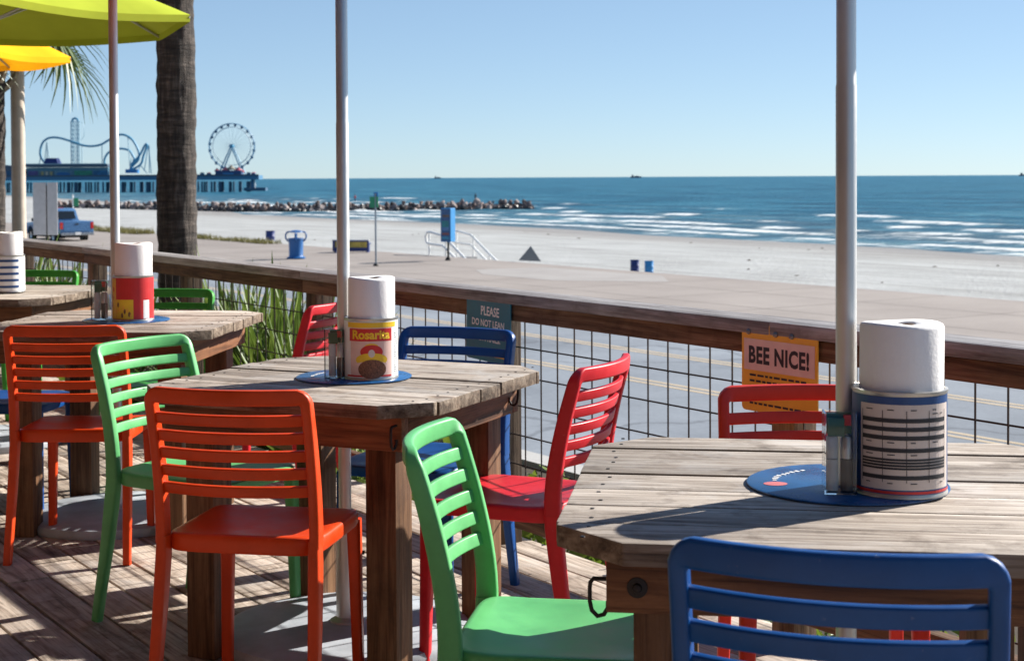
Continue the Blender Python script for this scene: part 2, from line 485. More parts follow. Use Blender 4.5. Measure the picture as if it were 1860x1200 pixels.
t.links.new(c, b.inputs['Base Color']); setf(b, 'Roughness', .95); setf(b, 'Specular IOR Level', .1)
v5 = coords(t, (1, 1, 1), rand=False, space='World')
mp5 = t.nodes.new('ShaderNodeMapping'); mp5.vector_type = 'TEXTURE'; mp5.inputs['Rotation'].default_value = (0, 0, SHORE_ROT); t.links.new(v5, mp5.inputs[0])
mp6 = t.nodes.new('ShaderNodeMapping'); mp6.inputs['Scale'].default_value = (.05, 1, 1); t.links.new(mp5.outputs[0], mp6.inputs[0])
trk = ramp(t, noise_(t, mp6.outputs[0], .55, 5, .7, .2), [(.36, (.80, .79, .77)), (.50, (1, 1, 1)), (.66, (1.05, 1.05, 1.05))])
c = mixc(t, .9, c, trk, 'MULTIPLY')
spk = ramp(t, noise_(t, v5, .9, 5, .75), [(.68, (1, 1, 1)), (.74, (.55, .52, .47))])
c = mixc(t, .8, c, spk, 'MULTIPLY')
t.links.new(c, b.inputs['Base Color'])
t.links.new(math_(t, 'SUBTRACT', .95, math_(t, 'MULTIPLY', an.outputs['Fac'], .5)), b.inputs['Roughness'])
bump_(t, b, n2, .8, .2)
me.materials.append(mt); me.shade_smooth()
tag(link('sand_beach', me), None, kind='structure')

# ---- seaweed and debris scattered on the sand
rnd = random.Random(21); mb = MB()
for i in range(46):
    s_ = rnd.uniform(-170, -20); wl = waterline(s_)
    p_ = rnd.uniform(60, wl-8) if i % 3 else wl-rnd.uniform(9, 20)
    f_ = (p_-34)/(wl-34); z_ = -5.2 + (ZW+5.2)*f_**1.3
    q = SP(s_, p_, z_+.03); r_ = rnd.uniform(.08, .26); n_ = 7
    ring = [q+Vector((r_*rnd.uniform(.4, 1.3)*math.cos(2*PI*k/n_), r_*rnd.uniform(.4, 1.3)*math.sin(2*PI*k/n_), -.02)) for k in range(n_)]
    mb.add(ring+[q+Vector((0, 0, r_*rnd.uniform(.15, .4)))], [(k, (k+1) % n_, n_) for k in range(n_)])
tag(mb.obj('beach_debris', plain('dry_seaweed', (.10, .075, .05), .9)), 'scattered dark seaweed and debris on the sand', 'seaweed', kind='stuff')

# ---- sea
ss = [-30000, -8000, -3000, -1600, -1100] + list(np.arange(-760, 180, 2.2)) + [300, 700, 2000, 6000, 20000]
pp = list(np.arange(98, 300, 1.3)) + [310, 330, 360, 400, 480, 600, 800, 1200, 2000, 4000, 9000, 20000, 40000]
crests = [(9, .22, 1.5), (19, .30, 1.8), (31, .40, 2.2), (45, .42, 2.4), (61, .42, 2.6), (80, .36, 2.8), (104, .3, 3)]
vs = []; foam = []; mud_sheen = []
for s in ss:
    wl = waterline(s)
    for p in pp:
        q = p-wl; z = 0; fo = 0; mu = 0
        if -6 < q < 160 and -770 < s < 190:
            for i, (c0, amp, wid) in enumerate(crests):
                off = c0 + 3.2*noise.noise(Vector((s*.022, i*9.3, 0))) + 1.1*noise.noise(Vector((s*.11, i*5.1, 2)))
                d = (q-off)/wid
                if abs(d) < 3:
                    g = math.exp(-d*d)
                    st = noise.noise(Vector((s*.028, i*17.0, 5)))*.9 + .5*noise.noise(Vector((s*.09, i*3.0, 8)))
                    z += amp*g*(.6+.8*max(-.3, st))
                    thr = -.42+.085*i
                    if st > thr and -1.8 < d < .55: fo = max(fo, min(1, (st-thr)*3.6)*(1.1-abs(d+.5)/1.9))
                    mu = max(mu, g*.8*(st > -.15) if d > -.5 else 0)
            sw = max(0, 1-abs(q-3)/9)
            fo = max(fo, sw*(.55+.8*noise.noise(Vector((s*.06, q*.16, 11)))))
            sw2 = max(0, 1-abs(q-22)/22)
            fo = max(fo, sw2*(.42+.9*noise.noise(Vector((s*.05, q*.2, 21)))))
        elif q >= 90 and p < 300 and -770 < s < 190:
            z = .1*noise.noise(Vector((s*.05, p*.2, 4)))
        if s < -520: fo *= .45
        vs.append(SP(s, p, ZW+z)); foam.append(max(0, fo)); mud_sheen.append(max(0, min(1, mu*.5 + max(0, 1-q/90)*.35)))
nP = len(pp)
fs = [(i*nP+j, (i+1)*nP+j, (i+1)*nP+j+1, i*nP+j+1) for i in range(len(ss)-1) for j in range(nP-1)]
me = bpy.data.meshes.new('sea'); me.from_pydata(vs, [], fs)
a1 = me.attributes.new('foam', 'FLOAT', 'POINT'); a1.data.foreach_set('value', foam)
a2 = me.attributes.new('mud_sheen', 'FLOAT', 'POINT'); a2.data.foreach_set('value', mud_sheen)
mt, t, b = newmat('sea_water')
g = t.nodes.new('ShaderNodeNewGeometry')
mp = t.nodes.new('ShaderNodeMapping'); mp.vector_type = 'TEXTURE'; mp.inputs['Rotation'].default_value = (0, 0, SHORE_ROT)
t.links.new(g.outputs['Position'], mp.inputs[0])
mp2 = t.nodes.new('ShaderNodeMapping'); mp2.inputs['Scale'].default_value = (.35, 1, 1); t.links.new(mp.outputs[0], mp2.inputs[0])
sv = mp2.outputs[0]
n1 = noise_(t, sv, .055, 6, .62, .3); n2 = noise_(t, sv, .30, 7, .72, .5); n3 = noise_(t, sv, .012, 3, .5)
c = ramp(t, n1, [(.36, (.004, .055, .105)), (.50, (.014, .115, .19)), (.64, (.055, .20, .28))])
c = mixc(t, ramp(t, n3, [(.35, (0, 0, 0)), (.7, (.5, .5, .5))]), c, (.016, .115, .185))
c = mixc(t, .85, c, ramp(t, n2, [(.36, (.55, .60, .62)), (.5, (1, 1, 1)), (.64, (1.5, 1.4, 1.3))]), 'MULTIPLY')
am = t.nodes.new('ShaderNodeAttribute'); am.attribute_name = 'mud_sheen'
c = mixc(t, math_(t, 'MULTIPLY', am.outputs['Fac'], .55), c, (.13, .27, .38))  # pale reflection on the shallows painted into the water colour
mu = math_(t, 'MULTIPLY', am.outputs['Fac'], ramp(t, n2, [(.40, (.1, .1, .1)), (.62, (1, 1, 1))]))
c = mixc(t, math_(t, 'MULTIPLY', mu, .75), c, (.26, .23, .12))
af = t.nodes.new('ShaderNodeAttribute'); af.attribute_name = 'foam'
nf = noise_(t, sv, 1.6, 6, .75, .6)
mp3 = t.nodes.new('ShaderNodeMapping'); mp3.inputs['Scale'].default_value = (.42, .10, 1); t.links.new(mp.outputs[0], mp3.inputs[0])
nf3 = noise_(t, mp3.outputs[0], 1.0, 6, .75, .3)
mp4 = t.nodes.new('ShaderNodeMapping'); mp4.inputs['Scale'].default_value = (.13, .018, 1); t.links.new(mp.outputs[0], mp4.inputs[0])
n4 = noise_(t, mp4.outputs[0], 1.0, 6, .7, .2)
c = mixc(t, .9, c, ramp(t, n4, [(.36, (.58, .64, .68)), (.50, (1, 1, 1)), (.66, (1.42, 1.32, 1.24))]), 'MULTIPLY')
nf2 = noise_(t, sv, .5, 4, .6, .4)
fm = math_(t, 'ADD', math_(t, 'MULTIPLY', af.outputs['Fac'], .95), math_(t, 'SUBTRACT', math_(t, 'ADD', math_(t, 'MULTIPLY', nf, 1.0), math_(t, 'MULTIPLY', nf3, 2.0)), 1.98))
fm = ramp(t, fm, [(.0, (0, 0, 0)), (.45, (.95, .95, .95))])
# scattered whitecaps farther out
nw = noise_(t, sv, .16, 5, .6, .2)
wc = ramp(t, nw, [(.70, (0, 0, 0)), (.74, (.5, .5, .5))])
fm2 = math_(t, 'MAXIMUM', fm, wc)
c = mixc(t, fm2, c, (.78, .80, .80))
t.links.new(c, b.inputs['Base Color'])
rr = math_(t, 'ADD', math_(t, 'MULTIPLY', fm2, .5), .38)
t.links.new(rr, b.inputs['Roughness']); setf(b, 'IOR', 1.2); setf(b, 'Specular IOR Level', .32)
hh = math_(t, 'ADD', n2, math_(t, 'MULTIPLY', n1, 1.5))
bump_(t, b, hh, 1.0, 1.6)
me.materials.append(mt); me.shade_smooth()
tag(link('sea', me), None, kind='structure')

# ---- deck: single boards on a dark frame
DECK_P1 = 3.13
mb = MB(); mb.add([SP(s, p, z) for s, p, z in ((-16, -2.4, -.05), (3, -2.4, -.05), (3, 3.1, -.05), (-16, 3.1, -.05), (-16, 3.1, -.3), (3, 3.1, -.3))], [(0, 1, 2, 3), (3, 2, 5, 4)])
deck = tag(mb.obj('deck', M['dark_metal']), None, kind='structure')
BW, PITCHB = .137, .1455
p = DECK_P1 - BW/2; row = 0
board_cache = {}
while p > -2.2:
    s = -15.5 + (row*1.37 % 3.0) - 3
    while s < 2.0:
        L = random.choice((3.05, 3.66, 2.44))
        key = (L, random.randrange(3))
        if key not in board_cache:
            mb_ = MB(); mb_.box((0, 0, -.019), (L-.004, BW, .038))
            board_cache[key] = mb_.mesh('board', M['deck'], smooth=40, bevel=.004)
        if s+L > -12.5:
            o = link('board', board_cache[key], deck, SP(s+L/2, p, random.uniform(-.0025, .0025)), SHORE_ROT + random.uniform(-.0006, .0006))
        s += L
    p -= PITCHB; row += 1

# ---- unseen front and porch added behind the camera: pole reflections, less sky, warmer shade
rest = thing('unseen_restaurant', 'added unseen brown clapboard front and porch behind the deck', 'building', SP(-6, -2.2, 0), SHORE_ROT)
MB().box((0, -.1, 1.9), (20, .16, 4.0)).obj('wall', M['rail'], rest)
cl = MB().box((0, 0, 0), (20, .02, .17)).mesh('clapboard', M['apron'], smooth=40, bevel=.003)
for k in range(22):
    c_ = link('clapboard', cl, rest, (0, .0, .1+.175*k)); c_.rotation_euler = (R(4), 0, 0)
gl = plain('dark_window_glass', (.02, .025, .03), .08, spec=.7)
for x in (-7.5, -4, -.5, 3, 6.5):
    f_ = MB().box((x, .03, 1.75), (1.7, .06, 1.5)).obj('window', M['white_print'], rest); MB().box((x, .064, 1.75), (1.5, .01, 1.3)).obj('pane', gl, f_)
MB().box((0, 1.45, 2.98), (20.4, 3.1, .05)).obj('added_porch_ceiling', M['porch'], rest)  # added overhead to block sky and bounce warm light
for x in (-8.2, -4.0, 1.0, 9.0): MB().box((x, 2.9, 1.45), (.12, .12, 2.95)).obj('added_porch_post', M['post'], rest, bevel=.006)
MB().box((0, 2.94, 2.86), (20.4, .06, .2)).obj('added_porch_beam', M['rail'], rest)
MB().add([(-10.2, -.2, 3.9), (10.2, -.2, 3.9), (10.2, 1.0, 3.35), (-10.2, 1.0, 3.35), (-10.2, -.2, 4.0), (10.2, -.2, 4.0), (10.2, 1.0, 3.45), (-10.2, 1.0, 3.45)], [(3, 2, 1, 0), (4, 5, 6, 7), (0, 1, 5, 4), (1, 2, 6, 5), (2, 3, 7, 6), (3, 0, 4, 7)]).obj('roof', M['rail'], rest)

# ---- planting bed and retaining wall
mb = MB().add([SP(s, p, z) for s, p, z in ((-60, 3.12, -.32), (20, 3.12, -.32), (20, 5.0, -.36), (-60, 5.0, -.36))], [(0, 1, 2, 3)])
tag(mb.obj('planting_bed', M['soil']), None, kind='structure')
mb = MB()
mb.add([SP(s, p, z) for s, p, z in ((-60, 5.0, -2.6), (20, 5.0, -2.6), (20, 5.0, -.33), (-60, 5.0, -.33), (-60, 5.18, -.33), (20, 5.18, -.33), (20, 5.18, -2.6), (-60, 5.18, -2.6))], [(0, 1, 2, 3), (3, 2, 5, 4), (4, 5, 6, 7)])
tag(mb.obj('retaining_wall', M['kerb']), 'low concrete retaining wall below the planting bed', 'wall')

# ================================================================== RAILING
rail = thing('wooden_railing', 'weathered wooden deck railing with flat cap and wire mesh panels', 'railing', SP(-5, 3.03, 0))
rail_inv = Matrix.Translation(-Vector(SP(-5, 3.03, 0)))
def RS(y): # s along the rail for a world Y on the rail line
    x = (3.03 - NX.y*y)/NX.x
    return DX.x*x + DX.y*y
post_s = [RS(4.25+1.215*i) for i in range(-2, 7)]
post_s.sort()
rl = lambda v: tuple(Vector(v) - Vector(SP(-5, 3.03, 0)))
pm = MB(); pm.box((0, 0, .28), (.089, .089, 1.19)); post_me = pm.mesh('post', M['post'], smooth=40, bevel=.004)
wire_cache = None
for i, s in enumerate(post_s):
    link('post', post_me, rail, rl(SP(s, 3.045, 0)), SHORE_ROT)
bay = post_s[1]-post_s[0]
cm_ = MB(); cm_.box((0, 0, .895), (bay*2-.0006, .142, .038)); cap_me = cm_.mesh('cap_board', M['rail_cap'], smooth=40, bevel=.004)
cm_ = MB(); cm_.box((0, 0, .847), (bay*2-.003, .038, .057)); sub_me = cm_.mesh('sub_rail', M['rail'], smooth=40, bevel=.003)
cm_ = MB(); cm_.box((0, 0, .135), (bay-.003, .038, .085)); bot_me = cm_.mesh('bottom_rail', M['rail'], smooth=40, bevel=.003)
for i in range(0, len(post_s)-1, 2):
    sm = post_s[i]+bay
    link('cap_board', cap_me, rail, rl(SP(sm, 3.02, random.uniform(0, .002))), SHORE_ROT)
    link('sub_rail', sub_me, rail, rl(SP(sm, 2.98, 0)), SHORE_ROT)
wm = MB()
nx = int(bay/.1016)
for k in range(nx+1):
    x = -bay/2 + (k+.5)*bay/(nx+1)
    wm.tube([(x, 0, .10), (x, 0, .84)], .0029, 5)
for k in range(7):
    z = .19+.105*k
    wm.tube([(-bay/2, .006, z), (bay/2, .006, z)], .0029, 5)
wire_me = wm.mesh('wire_mesh', M['wire'], smooth=60)
for i in range(len(post_s)-1):
    sm = (post_s[i]+post_s[i+1])/2
    link('bottom_rail', bot_me, rail, rl(SP(sm, 2.985, 0)), SHORE_ROT)
    link('wire_mesh', wire_me, rail, rl(SP(sm, 3.035, 0)), SHORE_ROT)

# ---- the two little signs on the railing
def hang_sign(name, label, s, p, ztop, w_, h_, base, build, tilt=0):
    o = thing(name, label, 'sign', SP(s, p, ztop), SHORE_ROT)
    pl = MB()
    r = .014; poly = []
    for (cx, cz, a0) in ((w_/2-r, -r, 0), (-w_/2+r, -r, 90), (-w_/2+r, -h_+r, 180), (w_/2-r, -h_+r, 270)):
        for k in range(5): poly.append((cx+r*math.cos(R(a0+k*22.5)), cz+r*math.sin(R(a0+k*22.5))))
    Mx = Matrix.Rotation(PI/2, 4, 'X')
    pl.prism(poly, 0, .004, Mx)
    pl.obj('panel', base, o, smooth=40)
    build(o)
    o.rotation_euler = (0, tilt, SHORE_ROT)
    return o
def on_sign(o, me, x, z, name='lettering', lift=.0048):
    me.transform(Matrix.Translation((x, -lift, z)) @ Matrix.Rotation(PI/2, 4, 'X'))
    return link(name, me, o)
def rect_mesh(w_, h_, mat, th=.0006):
    m_ = MB(); m_.box((0, 0, 0), (w_, h_, th)); return m_.mesh('print', mat)
def bee(o):
    on_sign(o, rect_mesh(.276, .088, M['pink_print']), 0, -.085, 'print_band')
    on_sign(o, setmat(text_mesh('BEE NICE!', .064, offset=.0026, spacing=1.08, sx=.80), M['ink']), 0, -.107, 'lettering', .0056)
    rnd = random.Random(2)
    for z in (-.143, -.159, -.175, -.222):
        x = -.115
        while x < .105:
            L = rnd.uniform(.010, .026)
            on_sign(o, rect_mesh(L, .0058, M['ink']), x+L/2, z, 'print_stroke')
            x += L+.006
    for x in (-.118, -.01, .052):
        bb = MB(); bb.lathe([(0, .007), (.005, .006), (.008, .001), (.008, -.003)], 12)
        me = bb.mesh('screw', M['bolt'], smooth=60); on_sign(o, me, x, -.022, 'screw', .007)
s_bee = DX.x*.748 + DX.y*4.243 + .05
hang_sign('railing_sign', 'small orange sign reading BEE NICE! hung on the railing', s_bee, 2.954, .903, .296, .245, M['orange_print'], bee, .004)
def teal(o):
    on_sign(o, setmat(text_mesh('PLEASE', .045, offset=.0010, sx=.85), M['white_print']), .012, -.070, 'lettering')
    on_sign(o, setmat(text_mesh('DO NOT LEAN', .034, offset=.0008, sx=.92), M['white_print']), 0, -.110, 'lettering')
    on_sign(o, setmat(text_mesh('ON RAILS.', .034, offset=.0008, sx=.92), M['white_print']), .01, -.163, 'lettering')
    on_sign(o, rect_mesh(.215, .016, M['orange_print']), 0, -.206, 'print_band')
s_t = DX.x*-.08 + DX.y*5.39
hang_sign('railing_sign', 'small teal sign with pale lettering starting PLEASE on the railing', s_t, 2.954, .898, .284, .235, M['teal_print'], teal, .03)

# ================================================================== TABLES
def clip_poly(poly, y0, y1):
    def cl(P, sgn, yv):
        out = []
        for i in range(len(P)):
            a, b_ = P[i], P[(i+1) % len(P)]
            ia, ib = sgn*(a[1]-yv) >= 0, sgn*(b_[1]-yv) >= 0
            if ia: out.append(a)
            if ia != ib:
                f = (yv-a[1])/(b_[1]-a[1]); out.append((a[0]+f*(b_[0]-a[0]), yv))
        return out
    return cl(cl(poly, 1, y0), -1, y1)
hook_path = [(.030, 0, .014), (.006, 0, .014), (.001, 0, .008), (0, 0, 0), (0, 0, -.022), (.003, 0, -.036), (.012, 0, -.045), (.022, 0, -.042), (.028, 0, -.032), (.030, 0, -.022)]
hook_me = MB().tube(hook_path, [.0036]*9+[.0052], 8).mesh('hook', M['dark_metal'], smooth=60)
def table(label, loc, rz, size, H, hooks=(), bolts=()):
    o = thing('wooden_table', label, 'table', loc, rz, 'wooden tables along the deck')
    h = size/2; c = .112*size/.92
    octo = [(h, -h+c), (h, h-c), (h-c, h), (-h+c, h), (-h, h-c), (-h, -h+c), (-h+c, -h), (h-c, -h)]
    n = 7; wdt = size/n
    for i in range(n):
        y0 = -h+i*wdt+.0026; y1 = -h+(i+1)*wdt-.0026
        yc = (y0+y1)/2
        jag = random.uniform(-.004, .004)
        P = [(x+jag*(1 if x > 0 else -1)*.6, y-yc) for x, y in clip_poly(octo, y0, y1)]
        po_ = MB().prism(P, -.036, 0).obj('plank', M['table_top'], o, (0, yc, H+random.uniform(-.003, .001)), smooth=40, bevel=.004)
        po_.data.materials.append(M['shaded_edge'])
        for f_ in po_.data.polygons:
            if f_.normal.z < .35: f_.material_index = 1
        nl = MB()
        x_ = max(px_ for px_, py_ in P)
        for sx_ in (-1, 1):
            for yy_ in (-.032, .034):
                nl.lathe([(0, .0010), (.0035, .0008), (.0042, -.001)], 8, (sx_*(x_-.052)+random.uniform(-.006, .006), yy_, 0))
        nl.obj('nail_heads', M['dark_metal'], po_, (0, 0, .0004))
    a = h-.082
    for k in range(4):
        L = 2*a if k % 2 == 0 else 2*a-.078
        MB().box((0, 0, 0), (L, .038, .092)).obj('apron', M['apron'], o, (Matrix.Rotation(k*PI/2, 3, 'Z') @ Vector((0, -a+.019, H-.036-.0465))), k*PI/2, smooth=40, bevel=.003)
    q = a-.039-.0455
    for sx, sy in ((-1, -1), (1, -1), (1, 1), (-1, 1)):
        MB().box((0, 0, 0), (.09, .09, H-.038)).obj('leg', M['leg'], o, (sx*q, sy*q, (H-.038)/2), smooth=40, bevel=.004)
    for (x, y, z, r) in hooks:
        link('hook', hook_me, o, (x, y, z), r)
    for (x, y, z, r) in bolts:
        bb = MB().lathe([(.0, .009), (.006, .008), (.008, .003), (.016, .002), (.017, -.004)], 16)
        me = bb.mesh('bolt', M['dark_metal'], smooth=50)
        ob = link('bolt', me, o, (x, y, z)); ob.rotation_euler = (PI/2, 0, r)
    return o
T1, T2, T3, T4 = (.575, 2.65), (-.47, 4.325), (-1.50, 5.86), (-2.54, 7.40)
H1, H2, H3 = .776, .75, .776
table('nearest weathered octagonal wooden table, at right before the BEE NICE! sign', (*T1, 0), R(-8), .93, H1,
      hooks=[(-.411, -.352, H1-.098, 0)], bolts=[(-.335, -.383, H1-.088, 0)])
table('weathered wooden table with the red and yellow label can, orange chair before it', (*T2, 0), R(-24), .90, H2,
      hooks=[(.397, .30, H2-.056, PI), (.352, -.397, H2-.075, PI/2)])
table('weathered wooden table with the plain red can, behind the far orange chair', (*T3, 0), R(-6), .90, H3)
table('farthest weathered wooden table, cut by the left edge of the picture', (*T4, 0), R(-8), .92, H3)

# ================================================================== CHAIRS
def backy(z): return lerp_tab(z, [(0, -.252), (.22, -.212), (.40, -.188), (.47, -.185), (.56, -.193), (.66, -.213), (.75, -.237), (.83, -.262)])
BOW = .042
def smoothy(z): return (backy(z-.03)+backy(z)+backy(z+.03))/3
def chair_meshes():
    out = []
    xs = .196; ztop = .8055; r = .0205
    path = []; A = []; B = []
    for z in np.linspace(.435, ztop-r, 12):
        path.append((-xs, smoothy(z), z)); A.append(.0255); B.append(.046-.012*(z-.435)/.35)
    for k in range(1, 5):
        a = k*PI/2/4
        z = ztop-r+r*math.sin(a); x = -xs+r-r*math.cos(a)
        path.append((x, smoothy(z)-BOW*(1-(x/xs)**2), z)); f = k/4
        A.append(.0255+f*.0125); B.append(.034-f*.012)
    for x in np.linspace(-xs+r, xs-r, 15)[1:-1]:
        path.append((x, smoothy(ztop)-BOW*(1-(x/xs)**2), ztop)); A.append(.038); B.append(.022)
    n = 16
    first = path[:n]
    for (x, y, z), a, b_ in list(zip(path[:n], A[:n], B[:n]))[::-1]:
        path.append((-x, y, z)); A.append(a); B.append(b_)
    out.append(('back_frame', sweep(path, (0, 1, 0), A, B)))
    for i in range(5):
        z = .7485-.0440*i
        P = [(x, smoothy(z)-BOW*(1-(x/xs)**2), z) for x in np.linspace(-xs+.004, xs-.004, 13)]
        out.append(('slat', sweep(P, (0, 1, .22), .0280, .0135)))
    # seat
    mb = MB(); n = 48; rings = []
    def ol(k, sc):
        a = 2*PI*k/n; e = .30
        cx, sy = math.cos(a), math.sin(a)
        return (math.copysign(abs(cx)**e, cx)*.199*sc, .01+math.copysign(abs(sy)**e, sy)*.205*sc)
    prof = [(.02, .440), (.3, .441), (.6, .444), (.82, .4485), (.93, .4515), (.975, .4505), (.995, .4465), (1.0, .440), (1.0, .418), (.985, .412), (.5, .412), (.02, .412)]
    vs = []
    for sc, z in prof:
        for k in range(n):
            x, y = ol(k, sc); zz = z
            if z < .4525 and sc < 1 and z > .43: zz -= .010*max(0, (y-.12)/.09)**2 - .006*max(0, (-y-.10)/.1)
            vs.append((x, y, zz))
    fs = []
    for i in range(len(prof)-1):
        for k in range(n):
            k2 = (k+1) % n; fs.append((i*n+k, (i+1)*n+k, (i+1)*n+k2, i*n+k2))
    fs += [tuple(range(n)), tuple((len(prof)-1)*n+k for k in range(n-1, -1, -1))]
    mb.add(vs, fs); out.append(('seat', mb))
    for sx in (-1, 1):
        P = [(sx*(.193+.012*(1-z/.45)), smoothy(max(z, .001)), z) for z in (.45, .40, .33, .25, .17, .08, 0)]
        out.append(('leg', sweep(P, (0, 1, 0), [.0258, .028, .029, .029, .028, .027, .026], [.046, .047, .044, .040, .036, .033, .031])))
        P = [(sx*(.176+.008*(1-z/.42)), .186+.008*(1-z/.42), z) for z in (.42, .36, .25, .12, 0)]
        out.append(('leg', sweep(P, (0, 1, 0), [.036, .035, .032, .030, .028], [.040, .038, .034, .031, .029])))
    return out
_cm = chair_meshes()
chair_cache = {}
def chair(colr, loc, facing, label, lean=0):
    o = thing('slatted_chair', label, 'chair', (loc[0], loc[1], 0), R(facing-90), 'slatted chairs round the tables')
    if colr not in chair_cache:
        chair_cache[colr] = [(nm, mb_.mesh(nm, M[colr], smooth=48)) for nm, mb_ in _cm]
    for nm, me in chair_cache[colr]: link(nm, me, o)
    return o
chair('orange', (-.63, 3.835), 79, 'orange slatted chair in the middle foreground, back to the camera')
chair('mint', (-.93, 4.56), -30, 'mint green slatted chair between the two orange chairs')
chair('red', (.008, 4.19), 157, 'red slatted chair seen from the side between the two nearest tables')
chair('blue', (-.285, 4.74), 246, 'blue slatted chair against the railing in front of the teal sign')
chair('mint', (.098, 2.91), -9, 'mint green slatted chair nearest the camera at the right table')
chair('blue', (.461, 2.09), 74.5, 'large blue slatted chair in the right foreground corner').scale = (.985, 1.0, 1.055)
chair('scarlet', (.675, 3.30), 266, 'scarlet slatted chair in front of the BEE NICE! sign')
chair('orange', (-1.53, 5.41), 90, 'orange slatted chair at the left edge, behind the mint chair')
chair('green', (-1.57, 6.55), 264, 'green slatted chair beside the red can, against the railing posts')
chair('blue', (-2.02, 6.05), -4, 'blue slatted chair half hidden behind the left orange chair')
chair('green', (-2.60, 8.00), 262, 'green slatted chair against the railing at the far left table')
chair('red', (-3.05, 8.30), 215, 'red slatted chair just behind the farthest green chair at left')
chair('red', (-.985, 6.12), 165, 'red slatted chair behind the second table, beside the spiky yuccas')

# ================================================================== UMBRELLAS
def umbrella(label, loc, colr, rim, rot, r=1.07, base_r=.36, rise=.40):
    o = thing('patio_umbrella', label, 'umbrella', (loc[0], loc[1], 0), rot, 'patio umbrellas over the tables')
    MB().lathe([(0, .045), (base_r*.30, .045), (base_r*.9, .040), (base_r*.985, .032), (base_r, .018), (base_r*.99, 0), (0, 0)], 48).obj('base', M['base'], o, smooth=40)
    MB().lathe([(.018, .32), (.026, .32), (.027, .315), (.027, .06), (.045, .05), (.045, .044)], 24).obj('collar', M['steel'], o, smooth=40)
    MB().tube([(.02, 0, .24), (.055, 0, .24)], .006, 8).obj('clamp_knob', M['dark_metal'], o, smooth=60)
    MB().lathe([(0, rim+rise+.04), (.0172, rim+rise+.035), (.0172, 1.48), (.0182, 1.475), (.0182, .03), (0, .03)], 28).obj('pole', M['steel'], o, smooth=40)
    # canopy: six gores, sagging a little between the ribs
    mb = MB(); n = 6; sub = 8; rad = 7; vs = []; fs = []
    for j in range(rad+1):
        f = j/rad
        for k in range(n*sub):
            a = 2*PI*k/(n*sub); fr = (k % sub)/sub
            ka = PI/n
            rr_ = r*math.cos(ka)/math.cos(((a+ka) % (2*ka))-ka) if False else r*math.cos(ka)/math.cos((a % (2*ka))-ka)
            edge = 4*fr*(1-fr)
            sag = .035*edge*f*(1.2-f*.6) + .02*edge*(f**6)
            z = rim + rise*(1-f**1.12) - sag*.6
            inw = 1-.035*edge*f**4
            vs.append((max(.02, rr_*f*inw)*math.cos(a), max(.02, rr_*f*inw)*math.sin(a), z))
    w_ = n*sub
    for j in range(rad):
        for k in range(w_): fs.append((j*w_+k, (j+1)*w_+k, (j+1)*w_+(k+1) % w_, j*w_+(k+1) % w_))
    o2 = len(vs)
    for k in range(w_):
        x, y, z = vs[rad*w_+k]; vs.append((x*1.0, y*1.0, z-.035))
    for k in range(w_): fs.append((rad*w_+k, o2+k, o2+(k+1) % w_, rad*w_+(k+1) % w_))
    mb.add(vs, fs).obj('canopy', M[colr], o, smooth=50)
    MB().lathe([(0, rim+rise+.10), (.012, rim+rise+.09), (.02, rim+rise+.05), (.035, rim+rise+.02), (.03, rim+rise)], 16).obj('finial', M['dark_metal'], o, smooth=60)
    MB().lathe([(.019, rim+.02), (.035, rim+.015), (.035, rim-.03), (.019, rim-.035)], 16).obj('hub', M['dark_metal'], o, smooth=40)
    for k in range(n):
        a = 2*PI*k/n; P = []
        for f in (0.02, .25, .5, .75, 1.0):
            P.append((r*f*math.cos(a), r*f*math.sin(a), rim + rise*(1-f**1.12) - .014))
        MB().tube(P, .007, 6).obj('rib', M['rib'], o, smooth=60)
        MB().tube([(.03*math.cos(a), .03*math.sin(a), rim-.01), (r*.5*math.cos(a), r*.5*math.sin(a), rim+rise*(1-.5**1.12)-.02)], .006, 6).obj('strut', M['rib'], o, smooth=60)
    return o
P1, P2, P3, P4 = (.584, 2.645), (-.485, 4.34), (-1.54, 5.87), (-2.625, 7.58)
umbrella('umbrella whose steel pole rises through the nearest table at right', P1, 'sky_canvas', 2.09, R(20))
umbrella('umbrella whose steel pole rises through the second table, left of centre', P2, 'sky_canvas', 2.12, R(10))
umbrella('umbrella whose steel pole rises past the plain red can, tomato canopy', P3, 'tomato', 2.18, R(45), r=.98)
umbrella('lime green umbrella canopy at the upper left', P4, 'lime', 2.12, R(-9))
umbrella('golden yellow umbrella canopy below the lime one at upper left', (-3.62, 9.25), 'gold', 2.08, R(12), r=.9)

# ================================================================== TABLE THINGS
def cyl_patch(Rr, a0, a1, z0, z1, n=12):
    mb = MB(); vs = []
    for k in range(n+1):
        a = a0+(a1-a0)*k/n
        vs += [(Rr*math.cos(a), Rr*math.sin(a), z0), (Rr*math.cos(a), Rr*math.sin(a), z1)]
    return mb.add(vs, [(2*k, 2*k+2, 2*k+3, 2*k+1) for k in range(n)])
def cyl_ellipse(Rr, ac, zc, wa, hz, n=24):
    mb = MB(); vs = [(Rr*math.cos(ac), Rr*math.sin(ac), zc)]
    rings = 4
    for j in range(1, rings+1):
        for k in range(n):
            a = ac+wa*math.cos(2*PI*k/n)*j/rings; vs.append((Rr*math.cos(a), Rr*math.sin(a), zc+hz*math.sin(2*PI*k/n)*j/rings))
    fs = [(0, 1+k, 1+(k+1) % n) for k in range(n)]
    for j in range(rings-1):
        for k in range(n): fs.append((1+j*n+k, 1+(j+1)*n+k, 1+(j+1)*n+(k+1) % n, 1+j*n+(k+1) % n))
    return mb.add(vs, fs)
def cyl_text(body, size, Rr, ac, z, mat, **kw):
    me = text_mesh(body, size, **kw)
    for v in me.vertices:
        a = ac + v.co.x/Rr; zz = z+v.co.y
        v.co = (Rr*math.cos(a), Rr*math.sin(a), zz)
    return setmat(me, mat)
